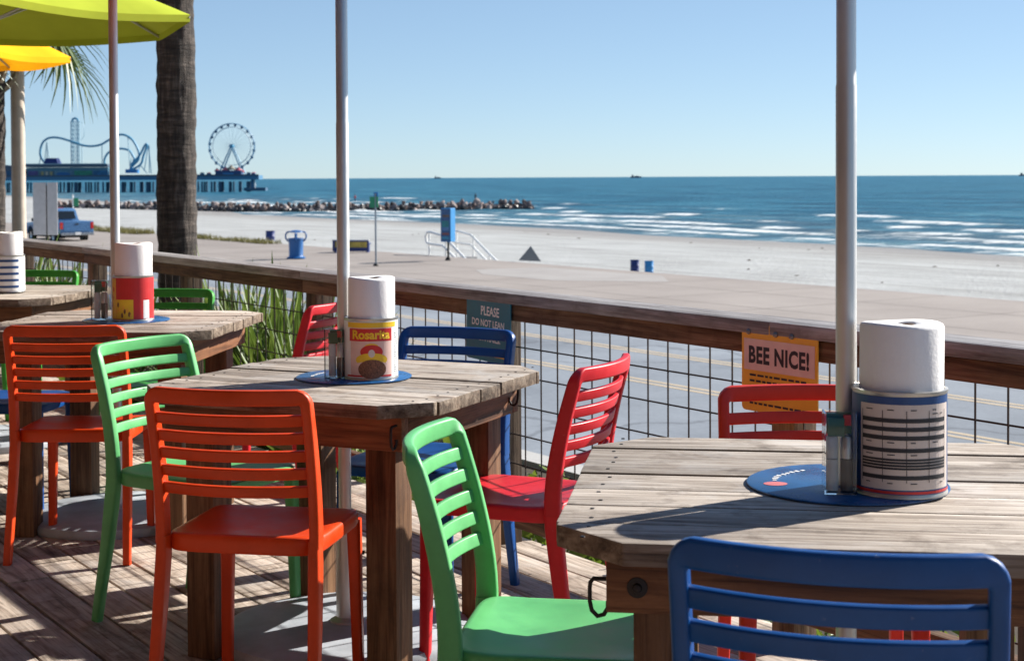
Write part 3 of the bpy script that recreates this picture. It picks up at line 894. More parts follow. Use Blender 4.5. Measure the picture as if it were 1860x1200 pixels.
def can(label, loc, z, Rr, h, base, build, rz=0):
    o = thing('food_can', label, 'can', (loc[0], loc[1], z), rz, 'large food cans holding paper rolls')
    MB().lathe([(0, .004), (Rr-.004, .004), (Rr-.004, h-.002), (Rr-.002, h+.001), (Rr+.002, h), (Rr+.002, h-.004), (Rr, h-.007), (Rr, .007), (Rr+.002, .004), (Rr+.002, .001), (Rr-.003, 0), (0, .001)], 56).obj('shell', M['can_metal'], o, smooth=40)
    MB().lathe([(Rr+.0006, h-.0072), (Rr+.0006, .0075)], 56).obj('label_wrap', base, o, smooth=60)
    build(o, Rr+.0011, h)
    return o
def roll(label, loc, z, Rr, h, lean=(0, 0)):
    o = thing('paper_towel_roll', label, 'paper roll', (loc[0], loc[1], z), 0, 'paper towel rolls standing in cans')
    n = 56; vs = []; prof = [(.021, 0), (Rr-.004, 0), (Rr, .004), (Rr, h*.5), (Rr, h-.006), (Rr-.002, h-.002), (Rr-.006, h), (.045, h-.002), (.024, h-.001), (.021, h-.004), (.021, 0)]
    mb = MB()
    for k in range(n):
        a = 2*PI*k/n
        w1 = 1+.008*math.sin(3*a+1)+.005*math.sin(7*a)
        for r_, zz in prof: vs.append((r_*(w1 if r_ > .03 else 1)*math.cos(a), r_*(w1 if r_ > .03 else 1)*math.sin(a), zz + (.002*math.sin(2*a+.5) if zz > h*.6 else 0)))
    m_ = len(prof); fs = []
    for k in range(n):
        k2 = (k+1) % n
        for i in range(m_-1): fs.append((k*m_+i, k2*m_+i, k2*m_+i+1, k*m_+i+1))
    mb.add(vs, fs).obj('paper', M['paper'], o, smooth=50)
    MB().lathe([(.0209, .001), (.0209, h-.003), (.0192, h-.003), (.0192, .001)], 28).obj('core', M['card'], o, smooth=40)
    # loose sheet edge
    MB().add(*[[(Rr*1.012*math.cos(a), Rr*1.012*math.sin(a), zz) for a in (.1, .25, .4, .55, .7) for zz in (.003, h-.006)], [(2*k, 2*k+2, 2*k+3, 2*k+1) for k in range(4)]]).obj('loose_sheet', M['paper'], o, smooth=60)
    o.rotation_euler = (lean[0], lean[1], 0)
    return o
FRONT = -PI/2
def nutrition(o, Rr, h):
    cyl_patch(Rr, FRONT-1.30, FRONT+.92, .016, h-.020, 24).obj('label_panel', M['cream'], o)
    cyl_patch(Rr, -PI, PI, .009, .0135, 56).obj('label_band', M['red_print'], o)
    r2 = Rr+.0005
    bars = []
    for z, hz in ((.128, .0072), (.1135, .0072), (.0990, .0072), (.0785, .0070), (.0645, .0036), (.0596, .0036), (.0547, .0036), (.0498, .0036), (.0330, .0070)):
        cyl_patch(r2, FRONT-1.24, FRONT+.76, z, z+hz, 40).obj('print_bar', M['ink'], o); bars.append((z, z+hz))
    rnd = random.Random(3)
    mb = MB()
    for zz in np.arange(.026, h-.024, .0068):
        if any(z0-.0035 < zz < z1+.0018 for z0, z1 in bars): continue
        for c0 in (-1.13, -.64, -.16, .34, .56):
            la = rnd.uniform(.08, .17)
            if rnd.random() < .72:
                c_ = cyl_patch(r2+.0002, FRONT+c0, FRONT+c0+la, zz, zz+.0016, 6); mb.add(c_.v, c_.f)
    mb.obj('small_print', M['ink'], o)['kind'] = 'stuff'
    mb = MB()
    for k in range(5):
        a = FRONT-1.24+.495*k
        c_ = cyl_patch(r2+.0003, a, a+.014, .028, h-.030, 2); mb.add(c_.v, c_.f)
    mb.obj('column_rule', M['ink'], o)
CAN1 = (.662, 2.585)
trayz = .0045
can('navy can with a black and cream printed table, on the nearest table', CAN1, H1+trayz, .0785, .178, M['navy'], nutrition, R(8))
roll('large white paper towel roll on the nearest table', (CAN1[0]+.002, CAN1[1]), H1+trayz+.005, .0705, .283, (R(-.6), R(.6)))
def bean_label(o, Rr, h):
    cyl_patch(Rr, FRONT-.95, FRONT+.72, .010, h-.012, 20).obj('label_panel', M['pink_print'], o)
    r2 = Rr+.0005
    cyl_patch(r2, FRONT-1.1, FRONT+.95, h-.024, h-.010, 20).obj('label_band', M['yellow'], o)
    cyl_patch(r2, FRONT-1.0, FRONT+.72, h-.062, h-.027, 20).obj('label_band', M['red_print'], o)
    link('lettering', cyl_text('Rosarita', .034, r2+.0006, FRONT-.12, h-.055, M['yellow'], offset=.0012), o)
    # a red and yellow garnish shape over a bowl of beans
    cyl_ellipse(r2, FRONT-.10, h-.078, .26, .010).obj('emblem', M['yellow'], o)
    cyl_ellipse(r2+.0003, FRONT-.10, h-.092, .42, .020).obj('emblem', M['red_print'], o)
    cyl_ellipse(r2+.0006, FRONT-.10, h-.096, .12, .011).obj('emblem', M['cream'], o)
    cyl_ellipse(r2+.0006, FRONT-.10, .058, .60, .019).obj('emblem', M['yellow'], o)
    cyl_ellipse(r2+.0009, FRONT-.10, .045, .58, .009).obj('emblem', M['pink_print'], o)
    cyl_ellipse(r2+.0012, FRONT-.08, .032, .52, .027).obj('emblem', M['bean'], o)
    cyl_patch(r2, FRONT-1.15, FRONT+.70, .010, .015, 20).obj('label_band', M['red_print'], o)
    rnd = random.Random(5); mb = MB()
    for zz in np.arange(.02, h-.04, .006):
        a = FRONT+.86
        while a < FRONT+1.5:
            la = rnd.uniform(.05, .16)
            c_ = cyl_patch(r2, a, a+la, zz, zz+.002, 3); mb.add(c_.v, c_.f); a += la+.06
    mb.obj('small_print', M['ink'], o)['kind'] = 'stuff'
CAN2 = (-.402, 4.29)
can('white can with a red and yellow Rosarita label on the second table', CAN2, H2+trayz, .0755, .172, M['white_print'], bean_label, R(12))
roll('white paper towel roll standing in the red and yellow labelled can', CAN2, H2+trayz+.005, .066, .280, (R(.5), R(.4)))
def red_label(o, Rr, h):
    cyl_patch(Rr, FRONT-1.3, FRONT+1.6, .085, h-.010, 20).obj('label_band', M['red_print'], o)
    cyl_patch(Rr, FRONT-1.6, FRONT-.72, .010, h-.010, 10).obj('label_panel', M['yellow'], o)
    cyl_patch(Rr+.0003, FRONT-.70, FRONT+.25, .010, .083, 12).obj('label_panel', M['yellow'], o)
    cyl_patch(Rr+.0003, FRONT+.25, FRONT+.75, .010, h-.010, 12).obj('label_panel', M['red_print'], o)
    cyl_patch(Rr+.0003, FRONT+.75, FRONT+1.1, .010, .080, 12).obj('label_panel', M['white_print'], o)
    rnd = random.Random(9)
    for k in range(9):
        cyl_ellipse(Rr+.0008, FRONT-.62+.095*k+rnd.uniform(-.03, .03), rnd.uniform(.02, .07), .06, .010, 10).obj('emblem', M['bean'] if k % 2 else M['orange_print'], o)
    for k in range(3):
        cyl_ellipse(Rr+.0008, FRONT-1.1+.1*k, .06+.03*k, .05, .010, 10).obj('emblem', M['red_print'], o)
CAN3 = (-1.455, 5.80)
can('plain red can with yellow patches on the third table', CAN3, H3+trayz, .0765, .172, M['red_print'], red_label)
roll('white paper towel roll standing in the plain red can', CAN3, H3+trayz+.005, .070, .290, (0, R(.5)))
def stripes(o, Rr, h):
    for k in range(5):
        cyl_patch(Rr, FRONT-1.5, FRONT+1.0, .022+.031*k, .034+.031*k, 20).obj('print_bar', M['navy'], o)
CAN4 = (-2.435, 7.30)
can('white can with navy stripes at the left edge of the picture', CAN4, H3+trayz, .0785, .178, M['white_print'], stripes)
roll('white paper towel roll in the navy striped can at the left edge', CAN4, H3+trayz+.005, .070, .283)

# no lettering can be read on the trays, only pale marks: keep them as short strokes
def tray_marks(o, r=.175):
    rnd = random.Random(1)
    mb = MB()
    for k in range(9):
        a = R(118+k*6.5); rr_ = r*(.70 if k < 5 else .72)
        mb.box((rr_*math.cos(a), rr_*math.sin(a), .0045), (.008, .010*rnd.uniform(.6, 1.1), .0005), Matrix.Rotation(a+PI/2, 3, 'Z'))
    mb.obj('print_mark', M['white_print'], o)
def tray2(label, loc, z, rz, r=.175):
    o = thing('round_tray', label, 'tray', (loc[0], loc[1], z), rz, 'round blue trays under the cans')
    MB().lathe([(0, .004), (r-.003, .004), (r, .0025), (r, .0005), (r-.002, 0), (0, 0)], 64).obj('disc', M['mat_blue'], o, smooth=40)
    e = MB(); e.add([(-.128+.021*math.cos(2*PI*k/20), -.010+.017*math.sin(2*PI*k/20), .0046) for k in range(20)], [tuple(range(20))]); e.obj('emblem', plain('faded_red_print', (.62, .16, .15), .45), o)
    tray_marks(o, r)
    return o
tray2('round blue tray with a red oval mark on the nearest table', (.588, 2.655), H1+.0005, 0)
tray2('round blue tray under the Rosarita can on the second table', (-.455, 4.33), H2+.0005, .5, .165)
tray2('round blue tray under the plain red can on the third table', (-1.49, 5.83), H3+.0005, .2, .165)

def holder(label, loc, z, rz, sc=1):
    o = thing('condiment_holder', label, 'condiment holder', (loc[0], loc[1], z), rz, 'clear condiment holders by the poles')
    w_, d_, h_ = .058*sc, .050*sc, .150*sc
    mb = MB(); th = .0025
    mb.box((-w_/2+th/2, 0, h_/2), (th, d_-.0052, h_)); mb.box((w_/2-th/2, 0, h_/2), (th, d_-.0052, h_))
    mb.box((0, -d_/2+th/2, h_*.5), (w_, th, h_)); mb.box((0, d_/2-th/2, h_*.5), (w_, th, h_)); mb.box((0, 0, th/2+.0001), (w_-.0054, d_-.0054, th))
    mb.obj('clear_box', M['acrylic'], o)
    for x, mt_, nm in ((-.0135*sc, M['salt'], 'salt_filling'), (.0135*sc, M['pepper'], 'pepper_filling')):
        MB().lathe([(0, .004), (.0115*sc, .004), (.0115*sc, .062*sc), (0, .063*sc)], 18).obj(nm, mt_, o, (x, 0, 0), smooth=40)
        MB().lathe([(.0118*sc, .0635*sc), (.0118*sc, .10*sc), (.008*sc, .105*sc), (0, .105*sc)], 18).obj('shaker_cap', M['steel'] if nm[0] == 'p' else M['salt'], o, (x, 0, 0), smooth=40)
    MB().box((0, .004, .128*sc), (.046*sc, .006, .040*sc)).obj('packet', M['bottle_green'], o, bevel=.001)
    MB().box((.014*sc, -.006, .135*sc), (.014*sc, .006, .020*sc)).obj('packet', M['red_print'], o, bevel=.001)
    MB().box((-.006, -.008, .122*sc), (.030*sc, .006, .034*sc)).obj('packet', M['bottle_green'], o, bevel=.001)
    return o
holder('clear plastic condiment holder in front of the nearest pole', (.556, 2.572), H1+.005, R(-6), .92)
holder('clear plastic condiment holder at the pole on the second table', (-.500, 4.285), H2+.005, R(-20), .92)
holder('clear plastic condiment holder at the pole on the third table', (-1.585, 5.82), H3+.005, R(-6))

# ================================================================== PLANTS
def blade(L, wd, bend, seed):
    wd *= 1.3
    rnd = random.Random(seed); mb = MB(); n = 6; vs = []
    for i in range(n+1):
        f = i/n; x = L*(f - .12*bend*f*f); z = 0 - bend*L*f*f*.5
        w_ = wd*(.55+.9*f*(1-f)*1.6)*(1-f**5) if f < 1 else .0008
        vs += [(x, -w_/2, z), (x, 0, z-w_*.28), (x, w_/2, z)]
    fs = []
    for i in range(n):
        for k in range(2): fs.append((3*i+k, 3*i+k+1, 3*i+k+4, 3*i+k+3))
    return mb.add(vs, fs)
M['yucca'] = leafmat('yucca_leaf', (.07, .13, .02), (.20, .27, .06), .3)
M['yucca_dry'] = leafmat('dry_leaf', (.22, .17, .09), (.36, .29, .17), .15)
blades = [blade(.92, .034, .12, 1).mesh('leaf', M['yucca'], smooth=180), blade(.8, .032, .32, 2).mesh('leaf', M['yucca'], smooth=180), blade(1.0, .036, .05, 3).mesh('leaf', M['yucca'], smooth=180), blade(.7, .03, .5, 4).mesh('leaf', M['yucca_dry'], smooth=180)]
def yucca(label, loc, n, sc, seed, tall=1.0):
    rnd = random.Random(seed)
    o = thing('yucca', label, 'plant', loc, 0, 'spiky yuccas behind the railing')
    MB().tube([(0, 0, 0), (.01, 0, .12*sc), (0, .01, .25*sc)], [.06*sc, .055*sc, .03*sc], 8).obj('stem', M['yucca_dry'], o, smooth=60)
    for i in range(n):
        f = (i+.5)/n
        az = i*2.39996 + rnd.uniform(-.3, .3)
        el = R(82 - 46*f**.9*tall + rnd.uniform(-9, 9))
        me = blades[3] if (f > .9 and rnd.random() < .6) else blades[rnd.randrange(3)]
        l = link('leaf', me, o, (.02*math.cos(az), .02*math.sin(az), .20*sc*(1-.7*f)))
        l.rotation_euler = (rnd.uniform(-.3, .3), -el, az)
        k = sc*rnd.uniform(.68, .97); l.scale = (k, sc, k)
    return o
ZB = -.34
for i, (px_, y_, sc, n, lab) in enumerate([
        (445, 9.2, 1.12, 54, 'broad spiky yucca left of centre behind the railing'),
        (520, 8.6, 1.08, 54, 'spiky yucca behind the railing beside the red chair'),
        (395, 9.9, 1.00, 44, 'spiky yucca with arching leaves just right of the palm trunk'),
        (500, 9.5, 1.15, 40, 'spiky yucca in the back row behind the broad one'),
        (420, 10.1, 1.15, 40, 'spiky yucca in the back row right of the palm trunk'),
        (560, 8.9, 1.1, 40, 'spiky yucca in the back row left of the steel pole'),
        (480, 8.45, 1.05, 44, 'spiky yucca in front of the broad one, close to the wire mesh'),
        (555, 7.75, 1.0, 40, 'spiky yucca close to the wire mesh left of the red chair'),
        (410, 9.05, 1.0, 40, 'low spiky yucca close to the wire mesh beside the green chair'),
        (572, 8.1, .95, 40, 'smaller spiky yucca behind the railing post by the steel pole'),
        (120, 12.2, 1.10, 44, 'spiky yucca behind the railing above the far green chair'),
        (225, 11.4, .95, 40, 'spiky yucca behind the railing left of the palm trunk'),
        (36, 13.2, 1.25, 44, 'tall spiky yucca at the foot of the pale post'),
        (70, 14.2, 1.0, 36, 'spiky yucca below the grey sign back')]):
    yucca(lab, ((px_-930)/2750*y_, y_, ZB), int(n*2.3), sc*.95, 40+i)
# low leafy shrubs outside the wire
M['shrub'] = leafmat('shrub_leaf', (.10, .17, .02), (.26, .33, .05), .35)
def shrub_mesh(seed, n=260):
    rnd = random.Random(seed); mb = MB()
    for i in range(n):
        a = rnd.uniform(0, 2*PI); r_ = .26*math.sqrt(rnd.random()); z = rnd.uniform(.0, .42)*(1-(r_/.36)**2)
        c_ = Vector((r_*math.cos(a), r_*math.sin(a), z))
        d = Vector((math.cos(a), math.sin(a), rnd.uniform(.1, 1.2))).normalized(); d = (d+Vector((rnd.uniform(-.6, .6), rnd.uniform(-.6, .6), rnd.uniform(-.4, .4)))).normalized()
        u = d.orthogonal().normalized(); u = Matrix.Rotation(rnd.uniform(0, 6.28), 3, d) @ u
        L = rnd.uniform(.035, .065); wd = L*.42
        nrm = d.cross(u)
        mb.add([c_, c_+d*L*.5+u*wd, c_+d*L+nrm*L*.1, c_+d*L*.5-u*wd], [(0, 1, 2), (0, 2, 3)])
    for i in range(7):
        a = i*.9; mb.tube([(0, 0, 0), (.1*math.cos(a), .1*math.sin(a), .2), (.2*math.cos(a), .2*math.sin(a), .34)], .004, 4)
    return mb.mesh('foliage', M['shrub'])
shr = [shrub_mesh(k) for k in range(4)]
gc = MB(); s = -14.0; k = 0
while s < 1.6:
    sc = random.uniform(.9, 1.25); an = random.uniform(0, 6); q = SP(s, 3.42+random.uniform(-.06, .1), -.30)
    me = shr[k % 4]; Mx = Matrix.Translation(q) @ Matrix.Rotation(an, 4, 'Z') @ Matrix.Diagonal((sc, sc, sc*random.uniform(.85, 1.1), 1))
    gc.add([Mx @ v_.co for v_ in me.vertices], [tuple(p_.vertices) for p_ in me.polygons])
    s += random.uniform(.26, .40); k += 1
tag(gc.obj('leafy_ground_cover', M['shrub']), 'low leafy yellow-green ground cover just outside the wire mesh', 'shrubs', kind='stuff')

# ---- palms
M['bark'] = None
mt, t, b = newmat('palm_bark')
v = coords(t, (3, 3, 20), rand=False); v2 = coords(t, (26, 26, 3), rand=False)
n1 = noise_(t, v, 1.5, 6, .65, .6); n2 = noise_(t, v2, 1.3, 5, .7)
f = math_(t, 'ADD', math_(t, 'MULTIPLY', n1, .5), math_(t, 'MULTIPLY', n2, .5))
t.links.new(ramp(t, f, [(.36, (.010, .007, .006)), (.50, (.040, .030, .024)), (.64, (.13, .102, .085))]), b.inputs['Base Color']); setf(b, 'Roughness', .9)
bump_(t, b, f, .9, .03)
M['bark'] = mt
def trunk_mesh(path, rad, n=40, rough=.012, seed=0):
    # path: list of (x,y,z)
    mb = MB(); vs = []; fs = []; H = len(path)
    for i, (x, y, z) in enumerate(path):
        r0 = rad[i]
        for k in range(n):
            a = 2*PI*k/n
            q = noise.noise(Vector((math.cos(a)*2, math.sin(a)*2, z*9+seed)))*rough + noise.noise(Vector((math.cos(a)*6, math.sin(a)*6, z*4+seed)))*rough*.8 + math.sin(z*46+2.5*noise.noise(Vector((math.cos(a), math.sin(a), z*2))))*.0022
            vs.append((x+(r0+q)*math.cos(a), y+(r0+q)*math.sin(a), z))
    for i in range(H-1):
        for k in range(n): fs.append((i*n+k, i*n+(k+1) % n, (i+1)*n+(k+1) % n, (i+1)*n+k))
    return mb.add(vs, fs)
M['frond'] = leafmat('palm_frond', (.035, .075, .018), (.09, .13, .035), .2)
M['boot'] = leafmat('dry_leaf_base', (.16, .11, .07), (.34, .26, .18), .05)
def frond_mesh(seed, R_=.95, stalk=.9, droop=.5, n=26):
    rnd = random.Random(seed); mb = MB()
    P = [Vector((stalk*f, 0, .28*stalk*f-.42*stalk*f*f*droop)) for f in np.linspace(0, 1, 6)]
    mb.tube(P, [.022, .018, .015, .013, .011, .009], 5)
    tip = P[-1]
    for i in range(n):
        a = R(-125+250*i/(n-1)); L = R_*(1-.25*abs(a)/2.2)*rnd.uniform(.88, 1.08)
        base = tip; prev = []
        for j in range(6):
            f = j/5; d = Vector((math.cos(a), math.sin(a), 0))
            c_ = base + d*L*f + Vector((0, 0, -droop*L*.75*f**2.2 + .06*abs(math.sin(a))*f))
            w_ = .024*(1-f)**.7 + .001; sd_ = Vector((-math.sin(a), math.cos(a), 0))
            prev += [c_-sd_*w_, c_+sd_*w_]
        mb.add(prev, [(2*j, 2*j+2, 2*j+3, 2*j+1) for j in range(5)])
    return mb.mesh('frond', M['frond'])
fr = [frond_mesh(1), frond_mesh(2, .85, 1.0, .8), frond_mesh(3, .9, .7, 1.1)]
def palm(label, loc, top, bend, r0, r1, nf, boots=0, fan=(-20, 75), seed=0, fsc=1.0):
    o = thing('palm_tree', label, 'tree', loc, 0, 'palm trees beyond the railing')
    nz = 150
    path = [(bend(z)[0], bend(z)[1], z) for z in np.linspace(0, top, nz)]
    rads = [r0+(r1-r0)*i/(nz-1) for i in range(nz)]
    trunk_mesh(path, rads, rough=.010, seed=seed).obj('trunk', M['bark'], o, smooth=60)
    rnd = random.Random(seed)
    cx, cy = bend(top)
    for i in range(nf):
        f = (i+.5)/nf
        l = link('frond', fr[rnd.randrange(3)], o, (cx, cy, top-.05+.1*(1-f)))
        l.rotation_euler = (rnd.uniform(-.3, .3), -R(fan[1]+(fan[0]-fan[1])*f), i*2.39996); l.scale = (fsc,)*3
    for i in range(boots):
        f = i/boots; a = i*2.39996; z = top - .75*f
        mb = MB().tube([(0, 0, 0), (.05, 0, .05), (.10, 0, .14), (.13, 0, .26)], [.04, .035, .028, .012], 5)
        me = mb.mesh('leaf_base', M['boot'], smooth=60)
        x, y = bend(z); l = link('leaf_base', me, o, (x+.08*math.cos(a), y+.08*math.sin(a), z-.12)); l.rotation_euler = (0, rnd.uniform(-.15, .2), a)
    return o
def bendA(z):
    t_ = z+ZB
    return (.0-.010*math.sin(t_*1.25)+.012*max(0, t_-1.9)*-1.6 + .02*(t_ < 0)*0, 0)
palm('thick dark palm trunk rising behind the railing left of centre', (-2.535, 11.5, ZB), 5.6, bendA, .150, .135, 26, 16, seed=3)
palm('short shaggy palm cut by the left edge with hanging fronds', (-4.68, 13.6, ZB), 3.30, lambda z: (.03*z*.2, 0), .11, .12, 18, 30, fan=(-46, 62), seed=8, fsc=.84)
# ---- pale round post
o = thing('round_post', 'tall tan round post with pale sunlit side behind the railing at left', 'post', (-4.56, 14.0, ZB))
MB().lathe([(.0, 0), (.13, 0), (.13, .05), (.072, .08), (.063, 1.5), (.060, 4.4), (0, 4.42)], 24).obj('shaft', plain('tan_post_paint', (.50, .42, .34), .5), o, smooth=40)
MB().lathe([(.055, 4.42), (.16, 4.5), (.18, 4.75), (.10, 4.95), (0, 4.98)], 20).obj('lamp_head', M['white_print'], o, smooth=50)
# ---- back of a road sign
o = thing('road_sign', 'blank grey back of a two panel road sign beside the truck', 'sign', (-8.0, 26.0, ZP))
GS = plain('sign_back_aluminium', (.42, .41, .42), .55, .3)
MB().box((-.115, 0, 2.90), (.222, .012, .90)).obj('panel', GS, o, bevel=.004)
MB().box((.12, -.045, 2.90), (.235, .012, .90), Matrix.Rotation(R(-28), 3, 'Z')).obj('panel', GS, o, bevel=.004)
MB().tube([(0, .04, 0), (0, .04, 3.3)], .028, 10).obj('post', M['dark_metal'], o, smooth=60)

# ================================================================== PROMENADE THINGS
BLUE = plain('blue_enamel', (.012, .10, .30), .35)
DBLUE = plain('dark_navy_enamel', (.006, .02, .13), .4)
SIGNB = plain('sign_blue', (.02, .20, .46), .4)
WHITE = plain('white_paint', (.80, .80, .78), .5)
GREEN = plain('street_sign_green', (.01, .22, .10), .45)
GREY = plain('galvanised_grey', (.20, .24, .28), .45, .4)
o = thing('litter_bin', 'round blue litter bin with looped arms on the promenade', 'bin', (-9.14, 63.96, ZP))
MB().lathe([(0, .02), (.40, .02), (.40, .06), (.31, .10), (.29, .14), (.31, .80), (.34, .83), (.33, .87), (.25, .88), (.25, .80), (0, .79)], 28).obj('barrel', BLUE, o, smooth=40)
MB().lathe([(0, 1.22), (.16, 1.20), (.30, 1.15), (.31, 1.12), (0, 1.11)], 28).obj('lid', BLUE, o, smooth=40)
arm = MB().tube([(.29, 0, .74), (.38, 0, .80), (.43, 0, .90), (.43, 0, 1.02), (.38, 0, 1.12), (.27, 0, 1.15)], .035, 8).mesh('arm', BLUE, smooth=60)
for k in range(4): link('arm', arm, o, (0, 0, 0), R(5+90*k))
o = thing('street_sign', 'small green street sign on a tall thin pole', 'sign', (-5.27, 58.47, ZP))
MB().tube([(0, 0, 0), (0, 0, 2.80)], .035, 10).obj('pole', GREY, o, smooth=60)
MB().lathe([(0, .10), (.06, .10), (.11, .03), (.11, 0)], 12).obj('foot', M['dark_metal'], o, smooth=40)
MB().box((-.06, 0, 2.47), (.34, .03, .42), Matrix.Rotation(R(-10), 3, 'Z')).obj('panel', GREEN, o, bevel=.01)
MB().box((.02, .03, 2.77), (.24, .03, .17), Matrix.Rotation(R(-40), 3, 'Z')).obj('panel', SIGNB, o, bevel=.01)
o = thing('information_sign', 'tall two sided blue information sign on a post at the promenade edge', 'sign', (-2.63, 62.11, ZP), R(-24))
MB().tube([(0, 0, 0), (0, 0, .85)], .05, 10).obj('post', M['dark_metal'], o, smooth=60)
MB().lathe([(0, .14), (.09, .12), (.12, .04), (.13, 0)], 12).obj('foot', M['dark_metal'], o, smooth=40)
MB().box((0, 0, 1.46), (.46, .44, 1.38)).obj('cabinet', SIGNB, o, bevel=.02)
MB().box((0, -.222, 1.46), (.42, .008, 1.32)).obj('face_panel', plain('sign_face_navy', (.008, .07, .20), .3), o)
for (z, h_, c_) in ((1.83, .10, (.10, .07, .06)), (1.50, .26, (.01, .17, .20)), (1.30, .14, (.06, .16, .34)), (1.10, .09, (.16, .05, .05)), (.93, .12, (.02, .20, .34))):
    MB().box((random.uniform(-.02, .02), -.2275, z), (.32, .004, h_)).obj('print_panel', plain('sign_print', c_, .4, var=.35, scale=20), o)
o = thing('promenade_bench', 'low navy bench with a yellow back panel at the promenade edge', 'bench', (-7.35, 69.4, ZP), R(-8))
MB().box((0, 0, .40), (1.7, .45, .06)).obj('seat', DBLUE, o, bevel=.01)
MB().box((0, -.24, .30), (1.7, .05, .50)).obj('back_panel', DBLUE, o, bevel=.01)
MB().box((.02, -.268, .36), (1.5, .004, .26)).obj('print_panel', plain('faded_yellow_advert', (.42, .30, .05), .5, var=.4, scale=4), o)
MB().box((0, -.24, .575), (1.74, .09, .045)).obj('top_rail', WHITE, o, bevel=.01)
for x in (-.75, .75): MB().box((x, 0, .185), (.08, .42, .37)).obj('leg', DBLUE, o, bevel=.01)
o = thing('triangle_sign', 'grey back of a triangular sign at the promenade edge', 'sign', (.71, 61.2, ZP), R(8))
MB().prism([(-.46, .02), (.46, -.03), (.04, .60)], -.015, .015, Matrix.Rotation(PI/2, 4, 'X')).obj('panel', plain('weathered_sign_grey', (.13, .15, .17), .6), o, (0, 0, .02))
MB().tube([(.02, .05, 0), (.02, .05, .5)], .03, 8).obj('post', GREY, o, smooth=60)
# stair with white handrails going down the seawall
o = thing('seawall_stair', 'concrete seawall stair with white tubular handrails beside the blue sign', 'stair', SP(-57.5, 34.75, ZP))
o.rotation_euler = (0, 0, SHORE_ROT)
for k in range(12):
    MB().box((1.0+.30*k, .8, -.10-.17*k-.08), (.30, 1.5, .17)).obj('step', M['concrete_pale'], o)
for y in (.08, 1.52):
    mb = MB()
    mb.tube([(-.75, y, .55), (-.80, y, .78), (-.65, y, .95), (-.35, y, .97), (.2, y, .90), (.7, y, .84), (4.6, y, -1.20)], .06, 8)
    mb.tube([(-.75, y, .55), (-.6, y, .45), (.2, y, .42), (.7, y, .40), (4.6, y, -1.62)], .06, 8)
    for x, z0, z1 in ((-.5, -.2, .96), (.9, -.3, .82), (2.2, -.9, .08), (3.5, -1.6, -.65)): mb.tube([(x, y, z0), (x, y, z1)], .045, 8)
    mb.obj('handrail', WHITE, o, smooth=60)
for i, (x, y, c_, lab) in enumerate(((8.48, 104.7, DBLUE, 'dark navy barrel on the sand right of centre, the left one of two'), (9.35, 103.4, SIGNB, 'paler blue barrel on the sand beside the dark navy one'), (-24.3, 152, DBLUE, 'small navy barrel on the sand left of the blue litter bin'))):
    o = thing('barrel', lab, 'barrel', (x, y, -5.42), 0, 'blue barrels on the beach')
    MB().lathe([(0, .95), (.29, .95), (.30, .92), (.30, .64), (.315, .62), (.30, .60), (.30, .33), (.315, .31), (.30, .29), (.30, .02), (.28, 0), (0, 0)], 20).obj('body', c_, o, smooth=40)
    MB().lathe([(.25, .99), (.315, .99), (.315, .93), (.25, .93)], 20).obj('rim', c_, o, smooth=40)
    if i == 2: o.scale = (1.5, 1.5, 1.5)
# ---- dry grass at the promenade edge
M['dune'] = leafmat('dune_grass', (.16, .13, .05), (.30, .26, .10), .3)
def grass_strip(name, label, s0, s1, p0, p1, z, n, h, seed):
    rnd = random.Random(seed); mb = MB()
    for i in range(n):
        s = rnd.uniform(s0, s1); p_ = rnd.uniform(p0, p1)
        hh = h*rnd.uniform(.4, 1)*(.4+.6*max(0, .5+noise.noise(Vector((s*.35, seed, 0)))))
        a = rnd.uniform(0, 6.28); q = SP(s, p_, z)
        d = Vector((math.cos(a), math.sin(a), 0)); w_ = .03
        mb.add([q-d*w_, q+d*w_, q+Vector((rnd.uniform(-.2, .2), rnd.uniform(-.2, .2), hh))], [(0, 1, 2)])
    o = mb.obj(name, M['dune'])
    return tag(o, label, 'grass', kind='stuff')
grass_strip('dune_grass', 'strip of dry dune grass along the promenade edge beyond the truck', -108, -90, 33.0, 34.3, ZP, 2600, .55, 2)
grass_strip('dune_grass', 'sparse dry grass on the promenade edge right of the palm trunk', -86, -72, 33.3, 34.3, ZP, 1500, .42, 5)

